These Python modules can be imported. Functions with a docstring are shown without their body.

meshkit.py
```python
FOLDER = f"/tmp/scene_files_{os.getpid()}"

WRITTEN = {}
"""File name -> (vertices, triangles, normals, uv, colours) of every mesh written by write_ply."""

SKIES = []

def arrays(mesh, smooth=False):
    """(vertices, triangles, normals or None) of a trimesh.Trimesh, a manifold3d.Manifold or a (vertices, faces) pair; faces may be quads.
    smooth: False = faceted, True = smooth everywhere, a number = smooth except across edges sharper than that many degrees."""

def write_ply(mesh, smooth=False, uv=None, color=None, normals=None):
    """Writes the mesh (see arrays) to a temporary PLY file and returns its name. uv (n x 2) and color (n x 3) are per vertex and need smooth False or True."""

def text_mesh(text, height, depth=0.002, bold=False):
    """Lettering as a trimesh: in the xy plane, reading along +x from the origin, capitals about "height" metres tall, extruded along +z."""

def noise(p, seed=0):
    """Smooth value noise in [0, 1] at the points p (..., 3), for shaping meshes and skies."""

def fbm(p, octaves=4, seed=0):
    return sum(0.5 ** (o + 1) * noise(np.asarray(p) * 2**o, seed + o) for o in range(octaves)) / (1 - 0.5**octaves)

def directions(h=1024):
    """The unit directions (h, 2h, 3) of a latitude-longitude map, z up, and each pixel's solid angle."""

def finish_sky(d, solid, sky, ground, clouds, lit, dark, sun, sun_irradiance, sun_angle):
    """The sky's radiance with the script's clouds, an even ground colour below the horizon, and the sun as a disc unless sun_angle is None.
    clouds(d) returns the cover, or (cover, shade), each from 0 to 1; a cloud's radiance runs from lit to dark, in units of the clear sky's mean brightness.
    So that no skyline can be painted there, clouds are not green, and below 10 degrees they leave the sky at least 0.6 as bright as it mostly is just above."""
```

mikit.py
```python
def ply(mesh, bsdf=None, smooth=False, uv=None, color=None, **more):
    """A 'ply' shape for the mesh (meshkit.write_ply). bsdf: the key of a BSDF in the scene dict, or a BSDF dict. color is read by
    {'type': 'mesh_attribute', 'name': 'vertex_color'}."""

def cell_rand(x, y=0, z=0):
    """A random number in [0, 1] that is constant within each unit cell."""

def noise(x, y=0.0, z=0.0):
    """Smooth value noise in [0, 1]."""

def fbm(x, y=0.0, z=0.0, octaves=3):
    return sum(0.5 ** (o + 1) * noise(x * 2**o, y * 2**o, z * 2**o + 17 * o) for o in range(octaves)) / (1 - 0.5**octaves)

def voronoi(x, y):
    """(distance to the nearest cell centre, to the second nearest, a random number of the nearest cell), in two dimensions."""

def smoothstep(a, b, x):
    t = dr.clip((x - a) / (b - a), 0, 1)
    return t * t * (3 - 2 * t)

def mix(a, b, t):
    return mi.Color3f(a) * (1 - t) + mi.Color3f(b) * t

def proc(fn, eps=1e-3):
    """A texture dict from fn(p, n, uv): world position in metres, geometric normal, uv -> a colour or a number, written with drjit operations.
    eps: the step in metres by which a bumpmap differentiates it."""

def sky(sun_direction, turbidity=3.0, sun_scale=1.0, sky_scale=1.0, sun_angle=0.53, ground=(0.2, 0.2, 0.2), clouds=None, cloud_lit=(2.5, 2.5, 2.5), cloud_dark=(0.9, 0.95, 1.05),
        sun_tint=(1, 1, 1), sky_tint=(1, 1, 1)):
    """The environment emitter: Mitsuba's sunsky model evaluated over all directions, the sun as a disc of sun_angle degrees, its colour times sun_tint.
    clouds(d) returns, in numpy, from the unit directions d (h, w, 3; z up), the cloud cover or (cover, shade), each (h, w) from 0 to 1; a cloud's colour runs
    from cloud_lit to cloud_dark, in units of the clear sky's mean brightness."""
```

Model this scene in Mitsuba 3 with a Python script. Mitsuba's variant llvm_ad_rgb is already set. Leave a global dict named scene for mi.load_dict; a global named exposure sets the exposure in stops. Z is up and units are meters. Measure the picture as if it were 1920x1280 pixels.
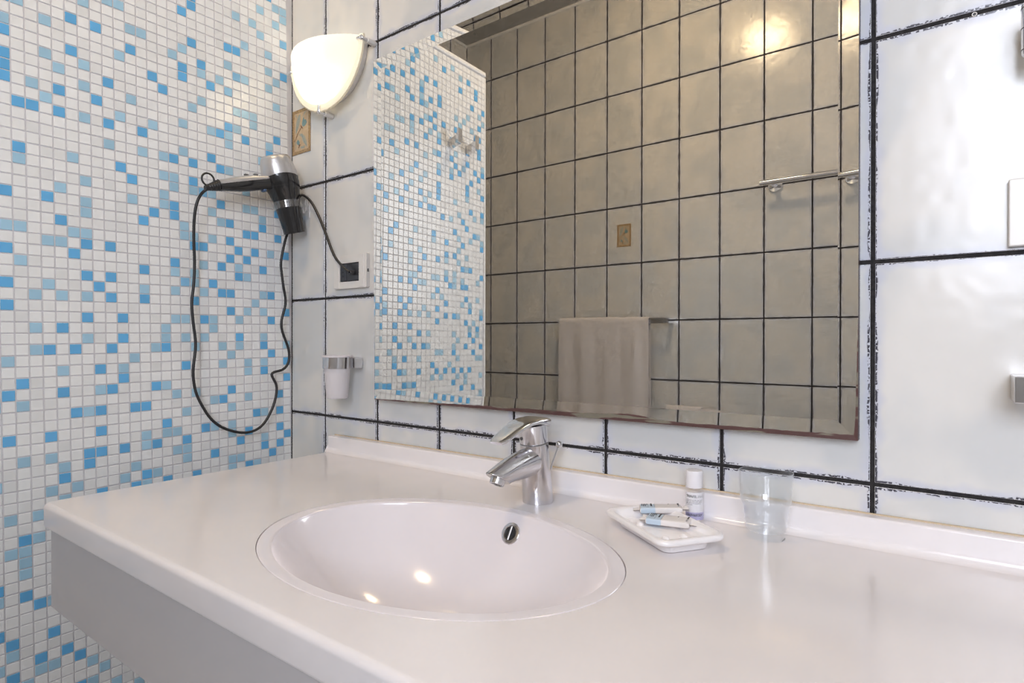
import math, random
import numpy as np, trimesh, shapely
from shapely import geometry as sg
from shapely import affinity
import drjit as dr, mitsuba as mi
import mikit, meshkit
from mikit import proc, fbm, noise, cell_rand, smoothstep, mix, voronoi

# ------------------------------------------------------------------ camera, lights, exposure
T = mi.ScalarTransform4f
scene, labels = {}, {}
EYE = np.array([1.4517, -0.9396, 1.1296])
FWD = np.array([-0.596497, 0.802613, -0.001863])
UPV = np.array([-0.002443, 0.000506, 0.999997])
scene['camera'] = {'type': 'perspective', 'fov': 81.93, 'near_clip': 0.02, 'far_clip': 50.0,
                   'to_world': T().look_at(origin=EYE.tolist(), target=(EYE + FWD).tolist(), up=UPV.tolist())}
exposure = 0.33
DAY = np.array([0.92, 0.98, 1.12]) * 11.0        # daylight behind the frosted window panes
WARM = np.array([1.0, 0.74, 0.44])
CEIL_LAMP = WARM * 52.0                          # frosted ceiling globe
SHADE_GLOW = np.array([1.0, 0.86, 0.62]) * 0.42  # frosted glass of the sconce
BULB = np.array([1.0, 0.84, 0.56]) * 30.0        # bulb inside the sconce


def emit(c, weight=1.0):
    return {'type': 'area', 'radiance': {'type': 'rgb', 'value': [float(x) for x in c]}, 'sampling_weight': float(weight)}


# ------------------------------------------------------------------ materials
def lin(r, g, b):
    c = np.array([r, g, b]) / 255.0
    return np.where(c < 0.04045, c / 12.92, ((c + 0.055) / 1.055) ** 2.4).tolist()


def rgb(c):
    return {'type': 'rgb', 'value': [float(x) for x in c]}


def mat(name, base, rough=0.4, spec=0.5, metallic=0.0, bump=None, bump_scale=1.0, **kw):
    b = {'type': 'principled', 'base_color': base if isinstance(base, dict) else rgb(base), 'roughness': rough, 'metallic': metallic}
    if not metallic:
        b['specular'] = spec
    b.update(kw)
    if not metallic and not kw:
        b = {'type': 'roughplastic', 'alpha': max(0.03, rough ** 2), 'int_ior': 1.5 if spec > 0.3 else 1.3, 'diffuse_reflectance': b['base_color']}
    if bump is not None:
        b = {'type': 'bumpmap', 'arbitrary': bump, 'scale': bump_scale, 'bsdf': b}
    scene[name] = {'type': 'twosided', 'bsdf': b}
    return name


TW, TH = 0.203, 0.3034            # wall tile pitch
TX0, TZ0 = 0.1486, 0.934          # a vertical and a horizontal joint of the back wall
GAP = 0.0056


def tile_colour(ax, u0, W, v0, H):
    def fn(p, n, uv):
        q = p[ax]
        u, v = (q - u0) / W, (p.z - v0) / H
        iu, iv = dr.floor(u), dr.floor(v)
        fu, fv = u - iu, v - iv
        e = dr.minimum(dr.minimum(fu, 1 - fu) * W, dr.minimum(fv, 1 - fv) * H) - GAP / 2
        tone = cell_rand(iu, iv, 3.0)
        c1 = fbm(q * 11 + 7.3 * tone, p.z * 9, tone * 20, octaves=3)
        c = mix((0.655, 0.640, 0.610), (0.560, 0.566, 0.560), smoothstep(0.40, 0.66, c1))
        c = c * (0.97 + 0.06 * tone)
        c2 = noise(q * 60, p.z * 60, 4.0)
        c = mix(c, (0.50, 0.52, 0.60), 0.75 * (1 - smoothstep(0.0, 0.014, e + 0.010 * (c2 - 0.5))))
        sp = noise(q * 520, p.z * 520, 1.0)
        s2 = noise(q * 190, p.z * 190, 9.0)
        s3 = noise(q * 34, p.z * 34, 2.0)
        w = 0.0012 + 0.0034 * smoothstep(0.15, 0.85, s3)
        band = smoothstep(0.0003, 0.0007, e) * (1 - smoothstep(w * 0.55, w, e + 0.0014 * (s2 - 0.5)))
        c = mix(c, (0.045, 0.045, 0.060), band * smoothstep(0.36, 0.52, 0.6 * sp + 0.4 * s2))
        rim = (1 - smoothstep(0.0003, 0.0008, e)) * smoothstep(0.45, 0.6, noise(q * 90, p.z * 90, 5.0))
        return mix(c, (0.66, 0.66, 0.66), rim * 0.7)
    return proc(fn)


def ripple(p, n, uv):
    return 0.00022 * noise((p.x + p.y) * 70, p.z * 70, 3.0) + 0.0004 * noise((p.x + p.y) * 22, p.z * 22, 8.0)


RIP = proc(ripple, eps=2e-3)
mat('tile_back_mat', tile_colour(0, TX0, TW, TZ0, TH), 0.22, 0.5, bump=RIP)
mat('tile_front_mat', tile_colour(0, -0.8683, TW, 1.8458, 0.3059), 0.20, 0.5, bump=RIP)
mat('tile_side_mat', tile_colour(1, -1.8415, TW, 1.8458, 0.3059), 0.20, 0.5, bump=RIP)
mat('grout_dark', proc(lambda p, n, uv: mix((0.020, 0.019, 0.020), (0.042, 0.039, 0.040), noise(p.x * 300 + p.y * 170, p.z * 300, 0.0))), 0.9, 0.2)


def mosaic_fn(p, n, uv):
    return 0.00005 * noise(p.y * 160, p.z * 160, 1.0)


scene['mosaic_mat'] = {'type': 'twosided', 'bsdf': {'type': 'bumpmap', 'arbitrary': proc(mosaic_fn, eps=1e-3), 'scale': 1.0, 'bsdf': {
    'type': 'principled', 'base_color': {'type': 'mesh_attribute', 'name': 'vertex_color'}, 'roughness': 0.26, 'specular': 0.35}}}
mat('grout_white', (0.70, 0.69, 0.71), 0.8, 0.3)
mat('plaster', (0.60, 0.585, 0.56), 0.85, 0.2)
mat('white_trim', (0.80, 0.79, 0.77), 0.35)
mat('floor_mat', proc(lambda p, n, uv: mix((0.40, 0.39, 0.37), (0.05, 0.05, 0.05), 1 - smoothstep(0.002, 0.004, dr.minimum(
    dr.abs(p.x / 0.3 - dr.round(p.x / 0.3)), dr.abs(p.y / 0.3 - dr.round(p.y / 0.3))) * 0.3))), 0.4)


def counter_fn(p, n, uv):
    s = fbm(p.x * 9 + 3, p.y * 9, p.z * 9, octaves=3)
    return mix((0.770, 0.730, 0.725), (0.745, 0.710, 0.710), smoothstep(0.35, 0.65, s))


mat('counter_mat', proc(counter_fn), 0.18, 0.5)
mat('basin_mat', (0.70, 0.665, 0.69), 0.12, 0.5, clearcoat=0.5, clearcoat_gloss=0.9)
mat('panel_mat', (0.56, 0.535, 0.535), 0.45)
mat('chrome', (0.72, 0.72, 0.74), 0.10, metallic=1.0)


def worn_chrome(p, n, uv):
    s = fbm(p.x * 160, p.y * 160, p.z * 160, octaves=3)
    return 0.10 + 0.20 * smoothstep(0.40, 0.70, s)


scene['worn_chrome'] = {'type': 'twosided', 'bsdf': {'type': 'principled', 'base_color': rgb((0.66, 0.65, 0.67)), 'metallic': 1.0, 'roughness': proc(worn_chrome)}}
mat('dark_metal', (0.10, 0.10, 0.10), 0.35)
mat('black_gap', (0.012, 0.012, 0.014), 0.5)
scene['mirror_mat'] = {'type': 'twosided', 'bsdf': {'type': 'conductor', 'material': 'none', 'specular_reflectance': rgb((0.88, 0.87, 0.83))}}
mat('mirror_back', (0.06, 0.035, 0.030), 0.6)
mat('worn_silver', proc(lambda p, n, uv: mix((0.085, 0.045, 0.042), (0.17, 0.155, 0.12), smoothstep(0.58, 0.62, fbm(p.x * 16, p.z * 120, 2.0, octaves=3)))), 0.35)
mat('black_gloss', (0.010, 0.010, 0.011), 0.08, 0.5, clearcoat=0.6, clearcoat_gloss=0.95)
mat('black_rubber', (0.016, 0.016, 0.017), 0.42)
mat('silver_paint', (0.56, 0.55, 0.55), 0.32, metallic=0.75)
mat('blue_plastic', (0.05, 0.09, 0.17), 0.25)
scene['clear_plastic'] = {'type': 'thindielectric', 'int_ior': 1.6}
scene['glass'] = {'type': 'thindielectric', 'int_ior': 1.5, 'specular_transmittance': rgb((0.975, 0.988, 0.996))}
mat('plate_white', (0.66, 0.635, 0.60), 0.3)
mat('module_black', (0.030, 0.030, 0.034), 0.3)
scene['frosted_cup'] = {'type': 'principledthin', 'base_color': rgb((0.80, 0.78, 0.80)), 'roughness': 0.5, 'diff_trans': 0.75}
scene['shade_glass'] = {'type': 'principledthin', 'base_color': rgb((0.88, 0.84, 0.74)), 'roughness': 0.35, 'diff_trans': 1.25}
mat('white_metal', (0.74, 0.73, 0.74), 0.35)
mat('ceramic', (0.80, 0.775, 0.775), 0.10, 0.5, clearcoat=0.5, clearcoat_gloss=0.95)
mat('cap_white', (0.80, 0.78, 0.80), 0.35)
mat('paper', (0.78, 0.74, 0.72), 0.5)
mat('band_blue', (0.52, 0.63, 0.74), 0.5)
mat('band_lavender', (0.44, 0.42, 0.62), 0.5)
mat('label_white', (0.80, 0.79, 0.82), 0.5)
mat('ink', (0.018, 0.018, 0.022), 0.6)
mat('ink_grey', (0.30, 0.30, 0.32), 0.6)
mat('terry', proc(lambda p, n, uv: mix((0.72, 0.69, 0.70), (0.60, 0.57, 0.57), noise(p.x * 420, p.z * 420, p.y * 420))), 0.95, 0.1, sheen=0.5,
    bump=proc(lambda p, n, uv: 0.0012 * noise(p.x * 520, p.z * 520, p.y * 520), eps=8e-4))
mat('accent_beige', proc(lambda p, n, uv: mix((0.52, 0.40, 0.26), (0.46, 0.33, 0.20), noise(p.x * 200, p.z * 200, 1.0))), 0.45)
mat('accent_border', proc(lambda p, n, uv: mix((0.40, 0.27, 0.13), (0.28, 0.18, 0.09), smoothstep(0.4, 0.6, noise(p.x * 500, p.z * 500, 1.0)))), 0.5)
mat('accent_teal', (0.16, 0.26, 0.27), 0.5)
mat('accent_leaf', (0.33, 0.34, 0.29), 0.5)
mat('accent_brown', (0.16, 0.07, 0.03), 0.5)
mat('sealant', (0.62, 0.50, 0.34), 0.6)


# ------------------------------------------------------------------ helpers
def put(key, mesh, m, smooth=False, **kw):
    k, i = key, 0
    while k in scene:
        i += 1
        k = f'{key}_{i:03d}'
    scene[k] = mikit.ply(mesh, m, smooth=smooth, **kw)
    return k


def tag(key, label=None, cat=None, group=None, kind=None):
    d = {a: b for a, b in (('label', label), ('category', cat), ('group', group), ('kind', kind)) if b}
    labels.setdefault(key, {}).update(d)
    return key


def solid(m):
    m.merge_vertices()
    m.update_faces(m.nondegenerate_faces())
    trimesh.repair.fix_winding(m)
    if m.volume < 0:
        m.invert()
    return m


def cat(*ms):
    return trimesh.util.concatenate([m for m in ms])


def M(v, f):
    f = np.asarray(f)
    if f.ndim == 2 and f.shape[1] == 4:
        f = np.vstack([f[:, [0, 1, 2]], f[:, [0, 2, 3]]])
    return trimesh.Trimesh(np.asarray(v, float), f, process=False)


def box(x0, x1, y0, y1, z0, z1):
    m = trimesh.creation.box((x1 - x0, y1 - y0, z1 - z0))
    m.apply_translation(((x0 + x1) / 2, (y0 + y1) / 2, (z0 + z1) / 2))
    return m


def rbox(x0, x1, y0, y1, z0, z1, r=0.002, sub=1):
    s = trimesh.creation.icosphere(sub, r).vertices
    pts = np.vstack([s + [x, y, z] for x in (x0 + r, x1 - r) for y in (y0 + r, y1 - r) for z in (z0 + r, z1 - r)])
    return trimesh.convex.convex_hull(pts)


def grid(P, closed_u=False, closed_v=False):
    """P: (nu, nv, 3) points as a quad mesh."""
    nu, nv = P.shape[:2]
    i = np.arange(nu if closed_u else nu - 1)[:, None]
    j = np.arange(nv if closed_v else nv - 1)[None, :]
    a, b = i * nv + j, ((i + 1) % nu) * nv + j
    c, d = ((i + 1) % nu) * nv + (j + 1) % nv, i * nv + (j + 1) % nv
    q = np.stack([a, b, c, d], -1).reshape(-1, 4)
    return M(P.reshape(-1, 3), q)


def frame_of(axis):
    a = np.asarray(axis, float) / np.linalg.norm(axis)
    u = np.cross(a, [0, 0, 1] if abs(a[2]) < 0.9 else [1, 0, 0])
    u /= np.linalg.norm(u)
    return u, np.cross(a, u), a


def lathe(prof, centre, axis=(0, 0, 1), n=48):
    """prof: (radius, distance along the axis); a closed surface of revolution where the ends reach radius 0."""
    u, v, a = frame_of(axis)
    th = np.linspace(0, 2 * np.pi, n, endpoint=False)
    prof = np.asarray(prof, float)
    P = np.asarray(centre) + prof[:, None, :1] * (np.cos(th)[None, :, None] * u + np.sin(th)[None, :, None] * v) + prof[:, None, 1:] * a
    m = grid(P, closed_v=True)
    m.merge_vertices()
    m.update_faces(m.nondegenerate_faces())
    return m


def cyl(p0, p1, r, n=24, r1=None, bev=0.0):
    p0, p1 = np.asarray(p0, float), np.asarray(p1, float)
    L = np.linalg.norm(p1 - p0)
    r1 = r if r1 is None else r1
    prof = [(0, 0), (r - bev, 0), (r, bev), (r1, L - bev), (r1 - bev, L), (0, L)] if bev else [(0, 0), (r, 0), (r1, L), (0, L)]
    return lathe(prof, p0, p1 - p0, n)


def spline(pts, n):
    from scipy.interpolate import CubicSpline
    pts = np.asarray(pts, float)
    s = np.r_[0, np.cumsum(np.linalg.norm(np.diff(pts, axis=0), axis=1))]
    return CubicSpline(s, pts)(np.linspace(0, s[-1], n))


def tube(pts, r, n=10, closed=False):
    pts = np.asarray(pts, float)
    r = np.broadcast_to(r, (len(pts),))
    t = np.gradient(pts, axis=0) if not closed else np.roll(pts, -1, 0) - np.roll(pts, 1, 0)
    t /= np.linalg.norm(t, axis=1, keepdims=True)
    u = np.cross(t[0], [0.3, 0.5, 0.8])
    U = []
    for k in t:
        u = u - k * (u @ k)
        u /= np.linalg.norm(u)
        U.append(u)
    U = np.array(U)
    V = np.cross(t, U)
    th = np.linspace(0, 2 * np.pi, n, endpoint=False)
    P = pts[:, None] + r[:, None, None] * (np.cos(th)[None, :, None] * U[:, None] + np.sin(th)[None, :, None] * V[:, None])
    m = grid(P, closed_u=closed, closed_v=True)
    if not closed:
        k = len(pts) * n
        v = np.vstack([m.vertices, pts[0], pts[-1]])
        i = np.arange(n)
        j = (i + 1) % n
        f = np.vstack([m.faces, np.stack([j, i, i * 0 + k], 1), np.stack([k - n + i, k - n + j, i * 0 + k + 1], 1)])
        m = M(v, f)
    return m


def extrude(poly, h):
    parts = [trimesh.creation.extrude_polygon(g, h, engine='earcut') for g in getattr(poly, 'geoms', [poly])]
    return cat(*parts)


def place(mesh, x, y, n, o):
    """The mesh with its axes laid along x, y, n and its origin at o."""
    m = mesh.copy()
    A = np.eye(4)
    A[:3, 0], A[:3, 1], A[:3, 2], A[:3, 3] = x, y, n, o
    m.apply_transform(A)
    if np.linalg.det(A[:3, :3]) < 0:
        m.invert()
    return m


def zc(x):
    """The worktop's height: it rises a little to the right."""
    return 0.8495 + 0.0043 * (np.asarray(x) - 0.4)


def tilt(m):
    m = m.copy()
    v = np.array(m.vertices)
    v[:, 2] += 0.0043 * (v[:, 0] - 0.4)
    m.vertices = v
    return m
# ------------------------------------------------------------------ the room
XR, YF, ZT, XS = 2.5, -1.994, 3.034, -1.0716     # right wall, front wall, ceiling, shower wall
PART_T, PART_Y = 0.09, -0.871                    # the mosaic partition
CELLS = "D0,-9 D0,-2 D0,0 L0,2 D0,6 D0,13 D0,35 M0,39 L0,42 L0,43 D1,-10 D1,-8 D1,-6 D1,-4 D1,15 D1,18 D1,27 L1,31 L1,34 L1,41 L1,43 D2,-11 D2,1 D2,5 D2,8 L2,13 D2,25 L2,26 L2,33 L2,35 L2,37 D3,-10 L3,-9 L3,-6 D3,-1 L3,0 D3,2 L3,3 L3,6 L3,8 D3,11 D3,16 L3,17 L3,24 L3,39 L3,42 L4,-12 D4,-6 L4,7 D4,13 D4,15 L4,18 L4,28 L4,29 L4,40 D5,-12 D5,-8 L5,-4 L5,-1 L5,0 L5,6 L5,10 D5,12 D5,15 L5,18 L5,20 D5,26 L5,29 L5,33 L5,37 L6,-11 D6,-9 L6,2 D6,3 L6,5 D6,10 L6,11 D6,13 L6,27 L6,29 M6,33 D6,36 L6,40 L7,-12 L7,-11 L7,-8 L7,-7 L7,-5 D7,-3 L7,1 D7,6 D7,8 D7,12 D7,14 D7,16 L7,22 L7,25 L7,26 D7,27 M7,31 L7,34 D7,36 D7,42 D8,-4 L8,0 L8,2 D8,8 D8,11 L8,16 D8,18 D8,22 D8,26 L8,32 D9,-10 L9,-7 L9,-4 L9,4 L9,5 D9,9 L9,14 L9,17 L9,19 D9,23 L9,26 D9,31 D10,-7 L10,3 D10,5 L10,8 L10,11 D10,13 M10,19 L10,29 L10,32 D10,33 D11,-12 L11,-3 L11,2 D11,7 L11,9 L11,10 D11,13 L11,14 L11,19 D11,20 D11,22 L11,28 D11,35 D11,39 L12,-10 L12,-9 D12,-8 L12,-5 D12,0 L12,3 L12,5 M12,9 L12,14 L12,15 L12,23 L12,26 D12,31 D12,32 L12,34 D12,38 L13,-9 L13,-7 L13,-3 L13,5 L13,8 L13,10 D13,11 D13,16 D13,17 L13,19 L13,20 D13,22 L13,33 D14,-12 L14,-7 D14,-6 L14,-2 D14,2 L14,3 L14,4 L14,17 L14,18 L14,20 L14,22 D14,29 L15,-11 D15,-8 D15,-2 L15,2 D15,16 L15,25 D15,30 D16,-11 L16,-8 L16,-7 D16,-4 D16,7 L16,8 D16,10 D16,15 L16,22 D16,24 L16,34 D16,40 D16,42 L17,-32 D17,-30 D17,-12 L17,-10 D17,-4 L17,1 L17,17 D17,19 L17,27 D17,32 L17,34 L17,40 D17,43 D18,-29 L18,-11 D18,-8 D18,-1 L18,0 D18,3 D18,5 D18,20 L18,25 L18,31 L18,36 L18,39 L19,-31 D19,-2 D19,2 D19,7 D19,9 D19,12 L19,22 D19,24 D19,28 L19,36 D19,43 L20,-29 D20,-12 D20,-8 D20,-6 D20,-4 L20,-2 D20,0 D20,8 D20,26 D20,33 D20,41 L20,45 L21,-30 L21,-28 D21,-9 D21,-8 L21,-4 L21,3 D21,5 L21,7 D21,9 D21,12 L21,13 L21,15 L21,16 L21,18 L21,24 L21,27 L21,29 L21,35 L21,36 D21,37 D21,40 D21,44 D21,46 D22,-27 L22,-11 D22,-4 D22,2 D22,11 L22,13 L22,20 D22,30 D22,33 L22,47 D23,-26 L23,-12 D23,-10 L23,-9 D23,-2 L23,0 D23,4 L23,7 L23,12 D23,14 L23,17 D23,24 D23,26 L23,28 D23,37 D23,40 L23,41 D23,42 L23,43 L24,-27 D24,-24 L24,-21 L24,-11 L24,-8 D24,-6 D24,2 L24,8 L24,12 D24,16 L24,25 L24,29 L24,32 D24,35 L24,38 L24,40 D24,44 L25,-27 D25,-26 D25,-21 L25,-15 L25,-13 L25,2 L25,4 L25,7 D25,24 L25,26 L25,36 D25,38 D25,41 L26,-28 D26,-20 L26,-18 L26,-17 L26,-16 D26,-15 L26,-8 L26,-3 D26,-1 L26,10 L26,13 L26,19 D26,20 D26,24 L26,33 D26,37 D26,39 D26,44 L26,48 D27,-27 L27,-25 D27,-24 L27,-16 L27,-13 D27,-6 D27,-2 L27,1 D27,6 D27,8 D27,11 L27,13 D27,16 D27,26 D27,27 D27,28 D27,30 L27,31 D27,33 D27,35 L27,36 D27,41 D27,42 L28,-26 D28,-23 D28,-19 L28,-10 L28,-3 L28,1 L28,10 D28,23 D28,38 D28,47 D29,-2 D29,7 D29,9 D29,13 L29,14 L29,16 D29,17 D29,19 L30,-1 D30,12 L30,23 D30,30 L30,31 D30,33 D30,36 L30,48 D31,-4 D31,-2 D31,1 L31,2 L31,4 D31,7 L31,12 L31,13 L31,14 D31,17 D31,21 L31,26 D31,32 L31,34 D31,38 L31,40 L32,-3 L32,0 L32,3 L32,7 L32,16 L32,18 L32,20 L32,24 D32,31 L32,39 D32,45 L32,47 D33,-5 D33,-2 L33,9 D33,12 L33,13 D33,15 D33,19 D33,23 L33,32 L33,40 L34,-4 L34,-3 D34,2 D34,6 D34,10 D34,12 L34,15 L34,17 D34,22 L34,27 D34,28 D34,29 D34,33 D34,35 L34,41 D34,47 D35,-2 D35,4 L35,5 D35,8 L35,9 D35,15 L35,20 D35,25 D35,30 L35,39 D35,43 D36,-5 D36,1 D36,3 L36,6 D36,21 L36,24 D36,32 D36,45 D36,46 L37,0 L37,4 D37,5 L37,10 L37,13 L37,21 L37,29 D37,31 D37,35 D37,36 D37,38 D37,40 L37,42 L38,-6 L38,-3 L38,0 D38,2 D38,7 L38,8 D38,14 D38,19 L38,20 L38,24 D38,25 D38,28 D38,32 L38,33 L38,41 D38,43"
WIN = (1.44, 2.36, 1.32, 2.50)                   # window in the front wall: x0, x1, z0, z1


def struct(key, mesh, m, label=None, **kw):
    k = put(key, mesh, m, **kw)
    tag(k, label, kind='structure')
    return k


def tile_mesh(u0, u1, v0, v1, fr, t=0.004, bev=0.0009):
    """A bevelled tile; fr(u, v, n) gives the point, n = 0 on its face."""
    P = []
    for n, b in ((-t, 0), (-bev, 0), (0, bev)):
        for u, v in ((u0 + b, v0 + b), (u1 - b, v0 + b), (u1 - b, v1 - b), (u0 + b, v1 - b)):
            P.append(fr(u, v, n))
    f = [[8, 9, 10, 11]]
    for k in (0, 4):
        f += [[k + i, k + (i + 1) % 4, k + 4 + (i + 1) % 4, k + 4 + i] for i in range(4)]
    return M(P, f)


def tile_wall(parent, fr, m, u0, W, v0, H, U, V, holes=()):
    rnd = random.Random(7)
    for i in range(math.floor((U[0] - u0) / W), math.ceil((U[1] - u0) / W)):
        for j in range(math.floor((V[0] - v0) / H), math.ceil((V[1] - v0) / H)):
            a0, a1 = max(u0 + i * W + GAP / 2, U[0]), min(u0 + (i + 1) * W - GAP / 2, U[1])
            b0, b1 = max(v0 + j * H + GAP / 2, V[0]), min(v0 + (j + 1) * H - GAP / 2, V[1])
            dn = rnd.uniform(-0.0002, 0.0002)
            if a1 - a0 < 0.008 or b1 - b0 < 0.008:
                continue
            rects = [(a0, a1, b0, b1)]
            for h in holes:                      # cut the window out of the tile
                nxt = []
                for (p0, p1, q0, q1) in rects:
                    if p1 <= h[0] or p0 >= h[1] or q1 <= h[2] or q0 >= h[3]:
                        nxt.append((p0, p1, q0, q1))
                        continue
                    c0, c1 = max(p0, h[0]), min(p1, h[1])
                    nxt += [(p0, c0, q0, q1), (c1, p1, q0, q1), (c0, c1, q0, min(q1, max(q0, h[2]))), (c0, c1, max(q0, min(q1, h[3])), q1)]
                rects = [r for r in nxt if r[1] - r[0] > 0.006 and r[3] - r[2] > 0.006]
            for r in rects:
                put(f'{parent}__tile', tile_mesh(*r, lambda u, v, n: fr(u, v, n + dn)), m)


DEEP = 0.0022
struct('wall_back', box(XS - 0.1, XR + 0.1, DEEP, 0.12, 0, ZT), 'grout_dark', 'back wall of pale mottled tiles with dark joints behind the mirror')
tile_wall('wall_back', lambda u, v, n: (u, -n, v), 'tile_back_mat', TX0, TW, TZ0, TH, (0.0015, XR), (0.0, ZT))
tile_wall('wall_back', lambda u, v, n: (u, -n, v), 'tile_back_mat', TX0, TW, TZ0, TH, (XS, -PART_T - 0.002), (0.0, ZT))

slab = cat(box(XS - 0.1, WIN[0], YF - 0.16, YF - DEEP, 0, ZT), box(WIN[1], XR + 0.1, YF - 0.16, YF - DEEP, 0, ZT),
           box(WIN[0], WIN[1], YF - 0.16, YF - DEEP, 0, WIN[2]), box(WIN[0], WIN[1], YF - 0.16, YF - DEEP, WIN[3], ZT))
struct('wall_front', slab, 'grout_dark', 'opposite tiled wall seen in the mirror')
tile_wall('wall_front', lambda u, v, n: (u, YF + n, v), 'tile_front_mat', -0.8683, TW, 1.8458, 0.3059, (XS, XR), (0.0, ZT), [WIN])
struct('wall_shower', box(XS - 0.1, XS - DEEP, YF, 0, 0, ZT), 'grout_dark', 'tiled side wall behind the mosaic partition, seen in the mirror')
tile_wall('wall_shower', lambda u, v, n: (XS + n, u, v), 'tile_side_mat', -1.8415, TW, 1.8458, 0.3059, (YF, 0.0), (0.0, ZT))
struct('wall_right', box(XR, XR + 0.1, YF, 0, 0, ZT), 'tile_side_mat')
struct('floor', box(XS, XR, YF, 0, -0.1, 0), 'floor_mat')
struct('ceiling', box(XS - 0.1, XR + 0.1, YF - 0.16, 0.12, ZT, ZT + 0.1), 'plaster', 'plain grey ceiling seen in the mirror')
bead = [tube([(XS, YF + 0.006, ZT - 0.006), (XR, YF + 0.006, ZT - 0.006)], 0.010, 8), tube([(XS + 0.006, YF, ZT - 0.006), (XS + 0.006, 0, ZT - 0.006)], 0.010, 8)]
struct('trim_1', cat(*bead), 'white_trim', 'thin bead along the ceiling edge')

# the window: frame, two casements, frosted panes lit by the day outside
x0, x1, z0, z1 = WIN
fr_ = cat(box(x0, x0 + 0.05, YF - 0.12, YF - 0.05, z0, z1), box(x1 - 0.05, x1, YF - 0.12, YF - 0.05, z0, z1),
          box(x0, x1, YF - 0.12, YF - 0.05, z0, z0 + 0.05), box(x0, x1, YF - 0.12, YF - 0.05, z1 - 0.05, z1),
          box((x0 + x1) / 2 - 0.035, (x0 + x1) / 2 + 0.035, YF - 0.12, YF - 0.045, z0, z1))
struct('window_1', fr_, 'white_trim', 'white two-leaf window that lets the daylight in')
for a, b in ((x0 + 0.05, (x0 + x1) / 2 - 0.035), ((x0 + x1) / 2 + 0.035, x1 - 0.05)):
    k = put('window_1__pane', M([(a, YF - 0.09, z0 + 0.05), (b, YF - 0.09, z0 + 0.05), (b, YF - 0.09, z1 - 0.05), (a, YF - 0.09, z1 - 0.05)],
                                [[0, 3, 2, 1]]), 'cap_white')
    scene[k]['emitter'] = emit(DAY, 4.0)
put('window_1__sill', rbox(x0, x1, YF - 0.16, YF + 0.02, z0 - 0.03, z0, 0.004), 'white_trim')
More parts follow.
